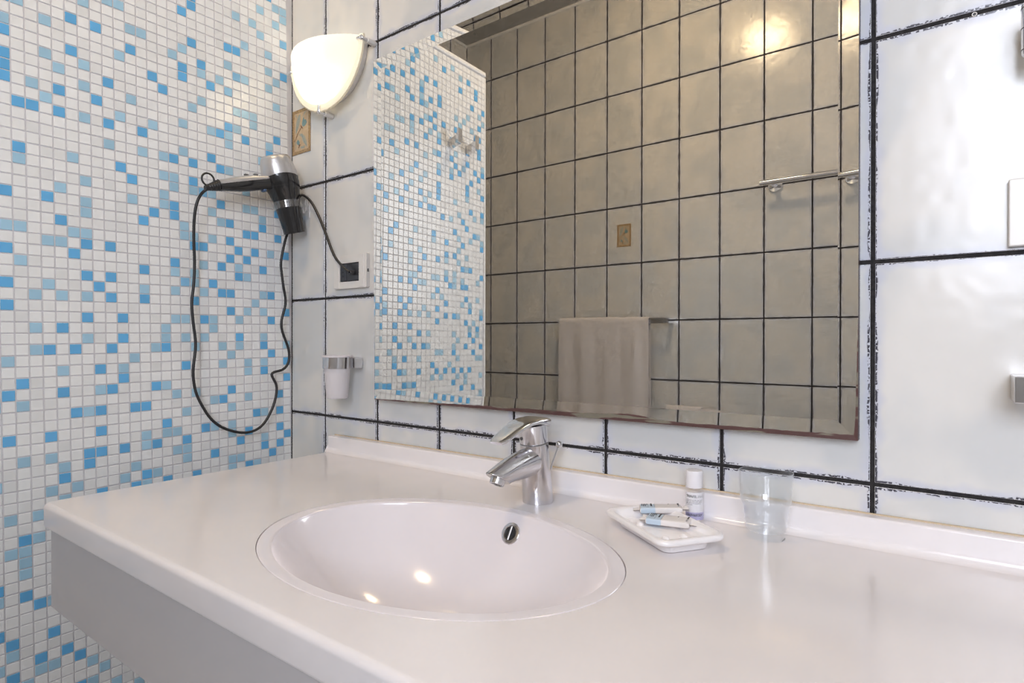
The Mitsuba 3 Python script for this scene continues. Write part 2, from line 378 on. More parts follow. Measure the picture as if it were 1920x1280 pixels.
put('window_1__reveal', cat(box(x0 - 0.004, x0, YF - 0.16, YF, z0, z1), box(x1, x1 + 0.004, YF - 0.16, YF, z0, z1), box(x0, x1, YF - 0.16, YF, z1, z1 + 0.004),
                            box(x0 - 0.02, x1 + 0.02, YF - 0.20, YF - 0.162, z0 - 0.02, z1 + 0.02)), 'plaster')

# the mosaic partition: its tesserae are laid a little out of plumb
MP, MZ, MYO, ROT = 0.02192947, 0.13877051 + 0.934, 0.0067562, 0.01326556


def mos(c, r):
    y = -MYO - (c + 0.5) * MP
    return y - ROT * (MZ - 0.13877 + 0.13877 + r * MP - 1.234), MZ + r * MP + ROT * y


def ptop(y):
    return 2.1622 + 0.0150 * (y + 0.5806)


pv = [(-PART_T, y, z) for y in (PART_Y, 0) for z in (0, ptop(y))] + [(-0.0011, y, z) for y in (PART_Y, 0) for z in (0, ptop(y))]
struct('wall_left', M(pv, [[0, 1, 3, 2], [4, 6, 7, 5], [0, 4, 5, 1], [2, 3, 7, 6], [1, 5, 7, 3], [0, 2, 6, 4]]), 'grout_white',
       'left partition wall covered in white and blue glass mosaic')
cap_line = np.array([(-PART_T / 2, 0, ptop(0) + 0.002), (-PART_T / 2, PART_Y, ptop(PART_Y) + 0.002)])
capm = rbox(-PART_T - 0.004, 0.004, PART_Y - 0.005, 0, -0.010, 0.010, 0.006, 2)
cv = np.array(capm.vertices)
cv[:, 2] += ptop(cv[:, 1])
capm.vertices = cv
put('wall_left__top_trim', capm, 'white_trim', smooth=40)
put('wall_left__edge_trim', rbox(-PART_T - 0.002, 0.0012, PART_Y - 0.006, PART_Y + 0.003, 0, ptop(PART_Y) - 0.012, 0.002), 'white_trim')

kinds = {}
for w in CELLS.split():
    c_, r_ = w[1:].split(',')
    kinds[int(c_), int(r_)] = w[0]
rng = np.random.default_rng(11)
COL = {'D': np.array([0.125, 0.405, 0.705]), 'L': np.array([0.345, 0.555, 0.700]), 'M': np.array([0.22, 0.47, 0.70])}
RIGHT = np.cross(FWD, UPV)
seen_poly = sg.Polygon([(75, 940), (88, 935), (547, 856), (700, 840), (1920, 1000), (1920, 1290), (295, 1290), (98, 1135), (95, 998), (75, 985)])
cells = []
for c_ in range(39):
    for r_ in range(-50, 52):
        y, z = mos(c_, r_)
        if z < 0.012 or z > ptop(y) - 0.021:
            continue
        d = np.array([0, y, z]) - EYE
        depth = d @ FWD
        u, v = 960 + 1105.74 * (d @ RIGHT) / depth if depth > 0.05 else -1e6, 640 - 1105.74 * (d @ UPV) / depth if depth > 0.05 else -1e6
        near = 0 <= u <= 1920 and 0 <= v <= 1280 and not seen_poly.contains(sg.Point(u, v))
        known = near or (c_ >= 16 and z > 0.93)
        k = kinds.get((c_, r_))
        if not known and k is None:
            q = rng.random()
            k = 'D' if q < 0.085 else 'L' if q < 0.17 else None
        cells.append((np.linalg.norm(d) if near else 1e9, c_, r_, y, z, k))
cells.sort(key=lambda t: t[0])
ca, sa = math.cos(ROT), math.sin(ROT)


def tessera(y, z, k, w=0.0196):
    q, t = rng.uniform(-0.5, 0.5, 2) * 0.0003
    e = rng.uniform(-0.0001, 0.0001)
    h = w / 2

    def fr(a, b, n):
        return (n + e + 0.00002, y + a * ca - b * sa + q, z + a * sa + b * ca + t)
    m = tile_mesh(-h, h, -h, h, fr, 0.0015, 0.0006)
    if k:
        c = COL[k] * rng.uniform(0.93, 1.07)
    else:
        g = rng.choice([0.81, 0.79, 0.765, 0.735], p=[0.4, 0.28, 0.2, 0.12]) * rng.uniform(0.99, 1.01)
        c = np.array([g * 0.985, g * 1.0, g * 0.995])
    return m, np.tile(np.clip(c, 0, 0.85), (len(m.vertices), 1))


field, fcol = [], []
for n_, (dist, c_, r_, y, z, k) in enumerate(cells):
    m, col = tessera(y, z, k)
    if n_ < 300:
        key = put('wall_left__mosaic_tile', m, 'mosaic_mat', color=col)
        if k:
            tag(key, 'bright blue glass mosaic tile' if k == 'D' else 'light blue glass mosaic tile')
    else:
        field.append(m)
        fcol.append(col)
tag(put('wall_left__mosaic_field', cat(*field), 'mosaic_mat', color=np.vstack(fcol)), 'remaining small white and blue mosaic tiles', kind='stuff')
# ------------------------------------------------------------------ worktop with backsplash, apron panels
CX, CY, CA, CB = 0.8785, -0.3555, 0.2543, 0.1785      # the oval basin: centre and half axes of its mouth
OA, OB = 0.2765, 0.1978                               # half axes of its rim
EX0, EX1, EY0, EY1 = 0.190, 2.20, -0.607, -0.001


def rr_ring(x0, x1, y0, y1, r, o=0.0, n=8):
    out = []
    for cx, cy, a0 in ((x1 - r, y1 - r, 0), (x0 + r, y1 - r, 90), (x0 + r, y0 + r, 180), (x1 - r, y0 + r, 270)):
        for k in range(n + 1):
            a = math.radians(a0 + 90 * k / n)
            out.append((cx + (r - o) * math.cos(a), cy + (r - o) * math.sin(a)))
    return np.array(out)


def loft(rings, cap0=True, cap1=True):
    """rings: list of (n, 3) closed rings."""
    P = np.array(rings)
    m = grid(P, closed_v=True)
    v, f, n = [m.vertices], [m.faces], P.shape[1]
    k, i = len(m.vertices), np.arange(n)
    j = (i + 1) % n
    if cap0:
        v.append(P[0].mean(0)[None])
        f.append(np.stack([j, i, i * 0 + k], 1))
        k += 1
    if cap1:
        b = (len(P) - 1) * n
        v.append(P[-1].mean(0)[None])
        f.append(np.stack([b + i, b + j, i * 0 + k], 1))
    return M(np.vstack(v), np.vstack(f))


def ellipse(a, b, n=128):
    t = np.linspace(0, 2 * np.pi, n, endpoint=False)
    return np.stack([CX + a * np.cos(t), CY + b * np.sin(t)], 1)


Z0 = 0.8495
prof = [(0.009 - 0.009 * math.sin(a), -0.009 + 0.009 * math.cos(a)) for a in np.linspace(0, math.pi / 2, 7)] + [(0, -0.037), (0.0012, -0.0405), (0.004, -0.042)]
rings = [np.c_[rr_ring(EX0, EX1, EY0, EY1, 0.016, o), np.full(36, Z0 + dz)] for o, dz in prof]
hole_o, hole_l = ellipse(OA + 0.0009, OB + 0.0009), ellipse(OA - 0.004, OB - 0.004)


def flat(ring, hole, z):
    v, f = trimesh.creation.triangulate_polygon(sg.Polygon(ring[:, :2], [hole]), engine='earcut')
    return M(np.c_[v, np.full(len(v), z)], f)


side = loft(rings, False, False)
wall_ = grid(np.stack([np.c_[hole_o, np.full(128, Z0 + dz)] for dz in (0, -0.004)] + [np.c_[hole_l, np.full(128, Z0 + dz)] for dz in (-0.004, -0.042)]), closed_v=True)
top = cat(flat(rings[0], hole_o, Z0), side, wall_, flat(rings[-1], hole_l, Z0 - 0.042))
top.merge_vertices()
put('countertop__slab', tilt(top), 'counter_mat', smooth=35)
bs = [(0, 0.0), (-0.032, 0.0)] + [(-0.020 - 0.012 + 0.012 * math.sin(a), 0.012 - 0.012 * math.cos(a)) for a in np.linspace(0.1, math.pi / 2, 7)]
bs += [(-0.020, 0.036)] + [(-0.0165 - 0.0035 * math.cos(a), 0.036 + 0.0035 * math.sin(a)) for a in np.linspace(0.2, math.pi / 2, 5)] + [(0, 0.0395)]
sec = np.array(bs)
bsm = loft([np.c_[np.full(len(sec), x), sec[:, 0] - 0.0008, sec[:, 1] + Z0 + 0.0002] for x in (EX0 + 0.0005, EX1)])
put('countertop__backsplash', tilt(bsm), 'counter_mat', smooth=30)
put('countertop__front_panel', tilt(rbox(0.1885, 2.19, -0.5925, -0.574, Z0 - 0.187, Z0 - 0.0415, 0.0015)), 'panel_mat')
put('countertop__side_panel', tilt(rbox(0.189, 0.207, -0.5745, -0.004, Z0 - 0.187, Z0 - 0.0415, 0.0015)), 'panel_mat')
put('countertop__side_panel', tilt(rbox(2.17, 2.188, -0.5745, -0.004, Z0 - 0.187, Z0 - 0.0415, 0.0015)), 'panel_mat')
put('countertop__sealant', tilt(tube([(EX0 + 0.002, -0.0015, Z0 + 0.0395), (EX1, -0.0015, Z0 + 0.0395)], 0.0022, 8)), 'sealant', smooth=True)
tag('countertop', 'long off-white bathroom worktop with low backsplash and front apron below the mirror', 'countertop')

# ------------------------------------------------------------------ basin
DEP = 0.135
bp = [(OA, OB, -0.0035), (OA, OB, -0.0012), (OA - 0.0008, OB - 0.0008, -0.0003), (OA - 0.002, OB - 0.002, 0.0)]
R0 = [np.c_[ellipse(a, b), np.full(128, Z0 + dz)] for a, b, dz in bp]
for a_ in np.linspace(0, math.pi / 2, 6):                          # rounded lip
    o = 0.005 * (1 - math.sin(a_))
    R0.append(np.c_[ellipse(CA + o, CB + o), np.full(128, Z0 - 0.005 * (1 - math.cos(a_)))])
for k in np.linspace(0.985, 0.22, 34):
    d = 0.005 + (DEP - 0.005) * (1 - ((k - 0.2) / 0.8) ** 2.1) if k > 0.2 else DEP
    if d > 0.008:
        R0.append(np.c_[ellipse(CA * k, CB * k), np.full(128, Z0 - d)])
R0.append(np.c_[ellipse(0.024, 0.024), np.full(128, Z0 - DEP - 0.002)])
put('washbasin__bowl', tilt(loft(R0, False, False)), 'basin_mat', smooth=50)
under = [np.c_[ellipse(OA - 0.006, OB - 0.006), np.full(128, Z0 - 0.043)]]
for ph in np.linspace(0.3, math.pi / 2 - 0.02, 12):
    k, d = math.cos(ph) ** 0.8, (DEP + 0.012) * math.sin(ph) ** 0.9
    if d > 0.05:
        under.append(np.c_[ellipse((CA + 0.01) * k, (CB + 0.01) * k), np.full(128, Z0 - d)])
put('washbasin__underside', tilt(loft(under, False, True)), 'basin_mat', smooth=True)
OVP, OVN = np.array([0.89285, -0.19015, 0.82327]), np.array([-0.0391, -0.8639, 0.5022])
oring = lathe([(0.0105, -0.003), (0.0105, 0.0012), (0.0115, 0.0026), (0.0155, 0.0026), (0.0172, 0.0012), (0.0176, -0.003)], OVP, OVN, 40)
put('washbasin__overflow', oring, 'worn_chrome', smooth=40)
put('washbasin__overflow__hole', lathe([(0, 0.0006), (0.0106, 0.0006)], OVP, OVN, 32), 'black_gap')
ou, ov, _ = frame_of(OVN)
vert = np.array([0, 0, 1.0]) - OVN * OVN[2]
vert /= np.linalg.norm(vert)
put('washbasin__overflow__bar', cyl(OVP + OVN * 0.0022 - vert * 0.0105, OVP + OVN * 0.0022 + vert * 0.0105, 0.0020, 12), 'chrome', smooth=40)
zb = float(zc(CX)) - DEP
put('washbasin__drain', lathe([(0, 0.001), (0.017, 0.004), (0.019, 0.003), (0.0195, 0.0), (0.0225, 0.0015), (0.0275, 0.0005), (0.029, -0.002)], (CX, CY, zb - 0.0005), (0, 0, 1), 40), 'chrome', smooth=40)
tag('washbasin', 'white oval washbasin set flush into the worktop', 'basin')

# ------------------------------------------------------------------ mixer tap
FX, FY = 0.880, -0.094
FB = np.array([FX, FY, float(zc(FX))])
FA = np.array([0, -0.123, 0.9924])
body = lathe([(0.0255, 0.0), (0.0266, 0.0008), (0.0266, 0.003), (0.0260, 0.012), (0.0250, 0.060), (0.0246, 0.1030), (0.0238, 0.1038), (0, 0.1038)], FB, FA, 56)
body.vertices[:, 2] = np.maximum(body.vertices[:, 2], FB[2] + 0.0002)
put('mixer_tap__body', body, 'worn_chrome', smooth=40)
put('mixer_tap__joint', lathe([(0.0236, 0.1030), (0.0236, 0.1062)], FB, FA, 40), 'dark_metal')
put('mixer_tap__head', lathe([(0.0, 0.1052), (0.0238, 0.1052), (0.0246, 0.106), (0.0243, 0.128), (0.0238, 0.1365), (0.0225, 0.1375), (0, 0.1375)], FB, FA, 56), 'chrome', smooth=40)


def section(c, du, hu, dv, hv, n=40, p=2.6):
    t = np.linspace(0, 2 * np.pi, n, endpoint=False)
    cu, sv = np.cos(t), np.sin(t)
    return np.asarray(c) + (np.sign(cu) * np.abs(cu) ** (2 / p))[:, None] * hu * np.asarray(du) + (np.sign(sv) * np.abs(sv) ** (2 / p))[:, None] * hv * np.asarray(dv)


st = np.array([(-0.0745, 0.9830, 0.009, 0.004), (-0.078, 0.9855, 0.0165, 0.007), (-0.088, 0.9890, 0.0225, 0.0085), (-0.105, 0.9922, 0.0245, 0.0075), (-0.125, 0.9932, 0.0245, 0.0055),
               (-0.142, 0.9918, 0.0230, 0.0045), (-0.160, 0.9870, 0.0208, 0.0040), (-0.178, 0.9808, 0.0193, 0.0038), (-0.196, 0.9740, 0.0180, 0.0036), (-0.206, 0.9702, 0.0160, 0.0032), (-0.2115, 0.9680, 0.0115, 0.0024)])
lev = []
for i, (y, z, w, t) in enumerate(st):
    d = st[min(i + 1, len(st) - 1), :2] - st[max(i - 1, 0), :2]
    d /= np.linalg.norm(d)
    lev.append(section((FX, y, z), (1, 0, 0), w, (0, d[1], -d[0]), t, p=3.2))
put('mixer_tap__lever', loft(lev), 'chrome', smooth=50)
sp = [((-0.096, 0.9250), (0, 1), 0.0245, 0.0215), ((-0.120, 0.9245), (-0.08, 1), 0.0242, 0.0215), ((-0.145, 0.9225), (-0.25, 1), 0.0235, 0.0205), ((-0.170, 0.9195), (-0.6, 1), 0.0230, 0.0190),
      ((-0.190, 0.9160), (-1.2, 1), 0.0240, 0.0176), ((-0.2055, 0.9125), (-0.879, 0.478), 0.0262, 0.0166), ((-0.2065, 0.9108), (-0.879, 0.478), 0.0250, 0.0156)]
spr = []
for (y, z), (dy, dz), h, w in sp:
    n_ = math.hypot(dy, dz)
    spr.append(section((FX, y, z), (1, 0, 0), w, (0, dy / n_, dz / n_), h, p=2.15))
put('mixer_tap__spout', loft(spr), 'worn_chrome', smooth=50)
AE, AN = np.array([FX, -0.2065, 0.9108]), np.array([0, -0.478, -0.879])
put('mixer_tap__aerator', lathe([(0.0118, -0.002), (0.0122, 0.001), (0.0118, 0.0085), (0.0105, 0.0092), (0.0100, 0.0075)], AE, AN, 32), 'chrome', smooth=40)
put('mixer_tap__aerator__mesh', cat(*[lathe([(r, 0.0078), (r + 0.0009, 0.0082), (r + 0.0018, 0.0078)], AE, AN, 24) for r in (0.0, 0.0026, 0.0052, 0.0078)]), 'dark_metal')
put('mixer_tap__screw_cover', cyl(FB + FA * 0.113 + np.array([-0.0085, -0.0226, 0]), FB + FA * 0.113 + np.array([-0.0094, -0.0246, 0]), 0.0028, 16), 'dark_metal')
kn = np.array([0.889, -0.040, 0.9431])
put('mixer_tap__pull_rod', tube([kn, (0.8800, -0.048, 0.910), (0.8755, -0.055, 0.885), (0.875, -0.063, 0.860)], 0.0017, 10), 'chrome', smooth=True)
ball = trimesh.creation.icosphere(3, 0.0062)
ball.apply_translation(kn)
put('mixer_tap__pull_rod__knob', ball, 'chrome', smooth=True)
tag('mixer_tap', 'chrome single-lever mixer tap standing behind the oval basin', 'tap')

# ------------------------------------------------------------------ mirror
MYP, BW, BT = -0.0185, 0.0250, 0.0019
out = np.array([(0.3665, 0.9905), (1.3518, 0.9945), (1.3516, 1.7916), (0.3605, 1.7875)])
inn = np.array([(0.3665 + BW - 0.0003, 0.9905 + BW), (1.3518 - BW, 0.9945 + BW), (1.3516 - BW, 1.7916 - BW), (0.3605 + BW, 1.7875 - BW)])
put('mirror__glass', M([(x, MYP, z) for x, z in inn], [[0, 1, 2, 3]]), 'mirror_mat')
pts = [(x, MYP, z) for x, z in inn] + [(x, MYP - BT, z) for x, z in out]
for i in range(4):
    j = (i + 1) % 4
    q = [pts[i], pts[j], pts[4 + j], pts[4 + i]]
    put('mirror__bevel', M(q, [[0, 1, 2, 3]]), 'mirror_mat')
ins = [(x, -0.003, z) for x, z in out] + [(x, MYP - BT + 0.0002, z) for x, z in out]
put('mirror__backing', M(ins, [[0, 1, 2, 3], [0, 4, 5, 1], [1, 5, 6, 2], [2, 6, 7, 3], [3, 7, 4, 0]]), 'mirror_back')
# silvering eaten away along the lower edge and the lower right corner
xs = np.linspace(out[0, 0] + 0.0003, out[1, 0] - 0.0003, 420)
w1 = meshkit.fbm(np.stack([xs * 9, xs * 0, xs * 0], 1), 3, 5)
w2 = meshkit.fbm(np.stack([xs * 160, xs * 0, xs * 0], 1), 2, 8)
hh = np.interp(xs, [0.36, 0.50, 0.80, 0.95, 1.03, 1.07, 1.20, 1.35], [0.0016, 0.0032, 0.0062, 0.0078, 0.0112, 0.0060, 0.0062, 0.0062]) * (0.72 + 0.5 * w1) + 0.0016 * (w2 - 0.4)
zb_ = out[0, 1] + (xs - out[0, 0]) / (out[1, 0] - out[0, 0]) * (out[1, 1] - out[0, 1])
lo = np.stack([xs, np.full_like(xs, MYP - BT - 0.0003), zb_], 1)
hi = np.stack([xs, MYP - BT - 0.0003 + hh * BT / BW, zb_ + hh], 1)
put('mirror__worn_edge', grid(np.stack([lo, hi])), 'worn_silver')
zs = np.linspace(out[1, 1], 1.16, 90)
hw = np.interp(zs, [0.99, 1.01, 1.07, 1.16], [0.0062, 0.0034, 0.0022, 0.0003]) * (0.6 + 0.8 * meshkit.fbm(np.stack([zs * 60, zs * 0, zs * 0 + 3], 1), 3, 2))
lo = np.stack([np.full_like(zs, out[1, 0]), np.full_like(zs, MYP - BT - 0.0003), zs], 1)
hi = np.stack([out[1, 0] - hw, MYP - BT - 0.0003 + hw * BT / BW, zs], 1)
put('mirror__worn_edge', grid(np.stack([lo, hi])), 'worn_silver')
tag('mirror', 'large wall mirror with a brown stained lower edge hanging above the worktop', 'mirror')

# ------------------------------------------------------------------ sconce
SX, SZ, SR, SY, SRI, SD = 0.196, 1.851, 0.146, -0.035, 0.131, 0.060
phi = np.linspace(math.pi, 2 * math.pi, 65)
rho = np.r_[np.linspace(0.002, SRI, 26), SRI + 0.0025, SRI + 0.005, SR - 0.004, SR - 0.001, SR]


def dome_y(r):
    if r <= SRI:
        return SY - 0.004 - SD * (1 - (r / SRI) ** 2) ** 0.92
    return SY - (0.0012 if r < SRI + 0.003 else 0.004 if r < SR - 0.002 else 0.002 if r < SR - 0.0005 else 0.0)


P = np.array([[(SX + r * math.cos(a), dome_y(r), SZ + r * math.sin(a)) for a in phi] for r in rho])
shade = grid(P)
if shade.face_normals[len(shade.faces) // 4][1] > 0:
    shade.invert()
kf = shade.face_normals[:, 1] * shade.area_faces
if kf.sum() > 0:
    shade.invert()
k = put('wall_sconce__shade', shade, 'shade_glass', smooth=True)
scene[k]['emitter'] = emit(SHADE_GLOW, 0.5)
lip = tube([(SX + SR * math.cos(a), SY + 0.002, SZ + SR * math.sin(a)) for a in phi], 0.0026, 8)
put('wall_sconce__shade__lip', lip, 'shade_glass', smooth=True)
BR_ = 0.121
bpoly = sg.Polygon([(BR_ * math.cos(a), BR_ * math.sin(a)) for a in phi] + [(BR_, 0.012), (-BR_, 0.012)])
pan = extrude(bpoly, 0.003)
put('wall_sconce__back_plate', cat(place(pan, (1, 0, 0), (0, 0, 1), (0, -1, 0), (SX, -0.0012, SZ)),
                                   grid(np.array([[(SX + BR_ * math.cos(a), y, SZ + BR_ * math.sin(a)) for a in phi] for y in (-0.001, -0.030)])),
                                   grid(np.array([[(SX + (BR_ - 0.002) * math.cos(a), y, SZ + (BR_ - 0.002) * math.sin(a)) for a in phi] for y in (-0.030, -0.001)]))), 'white_metal')
for a_ in (-5, -96, -172):
    a = math.radians(a_)
    rc = SR - 0.004 if a_ != -96 else SR - 0.002
    c = np.array([SX + rc * math.cos(a), 0, SZ + rc * math.sin(a)])
    o = np.array([math.cos(a), 0, math.sin(a)])
    c = c + o * 0.006
    key = put('wall_sconce__clip', cyl(c + [0, -0.0005, 0], c + [0, -0.026, 0], 0.0068, 20, bev=0.001), 'plate_white', smooth=40)
    put(key + '__screw', cyl(c + [0, -0.026, 0], c + [0, -0.042, 0], 0.0045, 20, bev=0.0008), 'chrome', smooth=40)
    put(key + '__hook', cat(cyl(c + [0, -0.041, 0], c + [0, -0.044, 0], 0.0062, 20, bev=0.001), cyl(c + [0, -0.0425, 0], c + [0, -0.0425, 0] - o * 0.015, 0.0034, 14, bev=0.0008)), 'chrome', smooth=40)
bulb = trimesh.creation.icosphere(3, 1.0)
bulb.apply_scale((0.019, 0.019, 0.024))
bulb.apply_translation((SX - 0.012, -0.050, SZ - 0.060))
k = put('wall_sconce__bulb', bulb, 'cap_white', smooth=True)
scene[k]['emitter'] = emit(BULB, 0.4)
put('wall_sconce__socket', cyl((SX + 0.075, -0.043, SZ - 0.035), (SX + 0.015, -0.048, SZ - 0.053), 0.015, 20), 'plate_white', smooth=40)
tag('wall_sconce', 'lit half-round frosted glass wall lamp with chrome clips left of the mirror', 'lamp')
# ceiling lamp in the middle of the room (its glint shows on the opposite wall in the mirror)
k = put('ceiling_lamp__globe', lathe([(0.0, 0.105), (0.05, 0.100), (0.095, 0.080), (0.125, 0.045), (0.135, 0.012), (0.133, 0.010)], (0.53, -1.03, ZT), (0, 0, -1), 40), 'cap_white', smooth=True)
g = mikit.meshkit.WRITTEN[scene[k]['filename']]
gm = trimesh.Trimesh(g[0], g[1], process=False)
if (gm.face_normals[:, 2] * gm.area_faces).sum() > 0:
    gm.invert()
    scene[k] = mikit.ply(gm, 'cap_white', smooth=True)
scene[k]['emitter'] = emit(CEIL_LAMP, 2.2)
put('ceiling_lamp__base', lathe([(0, 0.0), (0.145, 0.0), (0.145, 0.012), (0.130, 0.016), (0, 0.016)], (0.53, -1.03, ZT), (0, 0, -1), 40), 'white_metal', smooth=40)
tag('ceiling_lamp', 'round frosted ceiling lamp in the middle of the room', 'lamp')
# ------------------------------------------------------------------ hair dryer in its holder
DO = np.array([0.064, -0.0545, 1.4832])
DA = np.array([0.0, 0.2752, -0.9614])            # down the barrel
DH = np.array([0.0, -0.9614, -0.2752])           # along the handle
DL = np.array([1.0, 0, 0])
TH_ = np.linspace(0, 2 * np.pi, 64, endpoint=False)
SEAM = -0.0705 + 0.0042 * np.cos(2 * TH_ + 0.5) - 0.003 * np.cos(TH_)
RS = np.array([(-0.120, 0.0320), (-0.1175, 0.0348), (-0.112, 0.0372), (-0.100, 0.0400), (-0.085, 0.0426), (-0.070, 0.0438), (-0.055, 0.0438), (-0.040, 0.0415), (-0.025, 0.0375),
               (-0.010, 0.0338), (0.005, 0.0318), (0.030, 0.0298), (0.055, 0.0280), (0.0745, 0.0268)])


def barrel(s0, s1, n, grow=0.0):
    P = []
    for t in np.linspace(0, 1, n):
        s = s0 + (s1 - s0) * t
        r = np.interp(s, RS[:, 0], RS[:, 1]) + grow
        off = 0.0035 * np.clip((s + 0.02) / -0.08, 0, 1)            # the head bulges to the handle side
        P.append(DO + DA * s[:, None] + DH * (r * np.cos(TH_) + off)[:, None] + DL * (r * 0.98 * np.sin(TH_))[:, None])
    return P


full = lambda s: np.full(64, s)
head = barrel(full(-0.120), SEAM, 26, 0.0006)
put('hair_dryer__head_shell', loft(head, False, False), 'silver_paint', smooth=45)
capP = [DO + DA * s + DH * (r * np.cos(TH_) + 0.0035)[:, None] + DL * (r * 0.98 * np.sin(TH_))[:, None] for s, r in ((-0.120, 0.0326), (-0.1222, 0.0308), (-0.1228, 0.026), (-0.1210, 0.022))]
put('hair_dryer__rear_cap', loft(capP, False, True), 'silver_paint', smooth=45)
put('hair_dryer__rear_cap__screw', cyl(DO - DA * 0.1225 + DH * 0.012, DO - DA * 0.1255 + DH * 0.012, 0.0042, 16, bev=0.0008), 'chrome', smooth=40)
put('hair_dryer__barrel', loft(barrel(SEAM, full(0.0745), 40), False, False), 'black_gloss', smooth=45)
put('hair_dryer__barrel__outlet', loft([DO + DA * s + DH * (r * np.cos(TH_))[:, None] + DL * (r * np.sin(TH_))[:, None] for s, r in ((0.0745, 0.0268), (0.0750, 0.0255), (0.070, 0.0245))], False, True), 'black_rubber')
seam2 = barrel(full(-0.047), full(-0.0455), 2, 0.0003)
put('hair_dryer__barrel__seam', loft(seam2, False, False), 'black_rubber')
hs = np.linspace(0.030, 0.170, 22)
topc = np.interp(hs, [0.03, 0.045, 0.08, 0.12, 0.17], [-0.0745, -0.0745, -0.0790, -0.0785, -0.0730])
botc = np.interp(hs, [0.03, 0.045, 0.065, 0.09, 0.12, 0.15, 0.17], [-0.036, -0.0405, -0.0412, -0.0405, -0.0418, -0.0452, -0.0482])
split = np.interp(hs, [0.03, 0.05, 0.08, 0.12, 0.17], [-0.0685, -0.0655, -0.0650, -0.0640, -0.0625])
wid = np.interp(hs, [0.03, 0.05, 0.09, 0.17], [0.0165, 0.0155, 0.0165, 0.0128])


def half_section(h, s_flat, s_far, w, n=20):
    t = np.linspace(0, np.pi, n)
    out_ = [DO + DH * h + DL * (w * math.copysign(abs(math.cos(a)) ** 0.75, math.cos(a))) + DA * (s_flat + (s_far - s_flat) * math.sin(a) ** 0.75) for a in t]
    return np.array(out_)


put('hair_dryer__handle', loft([half_section(h, s, b, w) for h, s, b, w in zip(hs, split, botc, wid)]), 'black_gloss', smooth=45)
put('hair_dryer__handle_cover', loft([half_section(h, s, t, w * 1.01) for h, s, t, w in zip(hs, split, topc, wid)]), 'silver_paint', smooth=45)
for hp, col in ((0.062, 'black_gap'), (0.068, 'black_gap'), (0.074, 'black_gap'), (0.080, 'black_gap')):
    s_ = float(np.interp(hp, hs, topc))
    c = DO + DH * hp + DA * (s_ + 0.0048) + DL * 0.0112
    put('hair_dryer__speed_mark', rbox(c[0] - 0.0012, c[0] + 0.0022, c[1] - 0.0009, c[1] + 0.0009, c[2] - 0.0026, c[2] + 0.0022, 0.0005), col)
for hp in (0.070, 0.095):
    c = DO + DH * hp + DA * (float(np.interp(hp, hs, topc)) - 0.0012) + DL * 0.002
    put('hair_dryer__slide_switch', rbox(c[0] - 0.004, c[0] + 0.004, c[1] - 0.005, c[1] + 0.005, c[2] - 0.002, c[2] + 0.002, 0.0012), 'dark_metal')
put('hair_dryer__cool_button', rbox(0.057, 0.072, -0.1255, -0.1165, 1.5015, 1.5125, 0.003, 2), 'blue_plastic', smooth=True)
sl = np.linspace(0, 1, 60)
gp = [DO + DH * (0.168 + 0.036 * t) + DA * (-0.0605 + 0.004 * t) for t in sl]
gr = [(0.0130 - 0.0070 * t) * (1 + 0.075 * math.cos(2 * math.pi * 7 * t) * (t < 0.78)) for t in sl]
put('hair_dryer__cord_guard', tube(gp, np.array(gr), 20), 'black_rubber', smooth=50)
lc = DO + DH * 0.192 - DA * 0.0725
ang = np.linspace(0, 2 * np.pi, 40, endpoint=False)
put('hair_dryer__hang_loop', tube([lc + 0.0142 * (math.cos(a) * DH + math.sin(a) * DA) - DA * 0.003 for a in ang], 0.0021, 10, closed=True), 'black_rubber', smooth=True)
CORD = [(0.064, -0.2590, 1.4815), (0.0600, -0.2655, 1.4760), (0.0490, -0.2717, 1.4630), (0.0430, -0.2764, 1.4426), (0.0370, -0.2779, 1.4142), (0.032, -0.2769, 1.3838), (0.0275, -0.2743, 1.3485), (0.024, -0.2713, 1.3129), (0.022, -0.2713, 1.2756), (0.022, -0.2740, 1.2443),
        (0.022, -0.2762, 1.2235), (0.022, -0.2754, 1.1909), (0.022, -0.2721, 1.1597), (0.022, -0.2682, 1.127), (0.022, -0.2685, 1.1044), (0.022, -0.2718, 1.0768), (0.022, -0.2736, 1.053), (0.022, -0.2712, 1.0252), (0.022, -0.2667, 1.0048),
        (0.022, -0.2522, 0.972), (0.022, -0.2337, 0.9421), (0.022, -0.2111, 0.9202), (0.022, -0.1801, 0.904), (0.022, -0.1481, 0.8958), (0.022, -0.1271, 0.8964), (0.022, -0.1037, 0.9057), (0.022, -0.0844, 0.9268), (0.022, -0.069, 0.9558),
        (0.022, -0.0602, 0.9861), (0.022, -0.0602, 1.01), (0.022, -0.0691, 1.0283), (0.022, -0.0727, 1.0409), (0.022, -0.0645, 1.0455), (0.022, -0.0443, 1.0497), (0.022, -0.0282, 1.0627), (0.022, -0.0223, 1.0825), (0.022, -0.0248, 1.1055),
        (0.022, -0.0352, 1.1328), (0.022, -0.0455, 1.1682), (0.022, -0.0444, 1.1847), (0.0231, -0.0361, 1.2162), (0.0243, -0.0349, 1.2369), (0.0254, -0.0401, 1.2636), (0.0266, -0.0474, 1.3049), (0.0277, -0.0505, 1.3314), (0.0289, -0.0455, 1.367),
        (0.0270, -0.0330, 1.4098), (0.0255, -0.0160, 1.450), (0.0300, -0.0085, 1.490), (0.0514, -0.0100, 1.5145), (0.0793, -0.017, 1.5116), (0.1110, -0.0200, 1.4937), (0.1391, -0.0200, 1.4618), (0.1727, -0.0190, 1.4080), (0.1996, -0.0195, 1.3612), (0.2242, -0.022, 1.3314), (0.2481, -0.024, 1.3134),
        (0.2700, -0.0245, 1.2990), (0.2770, -0.0225, 1.2950)]
put('hair_dryer__cord', tube(spline(CORD, 520), 0.0033, 10), 'black_rubber', smooth=True)
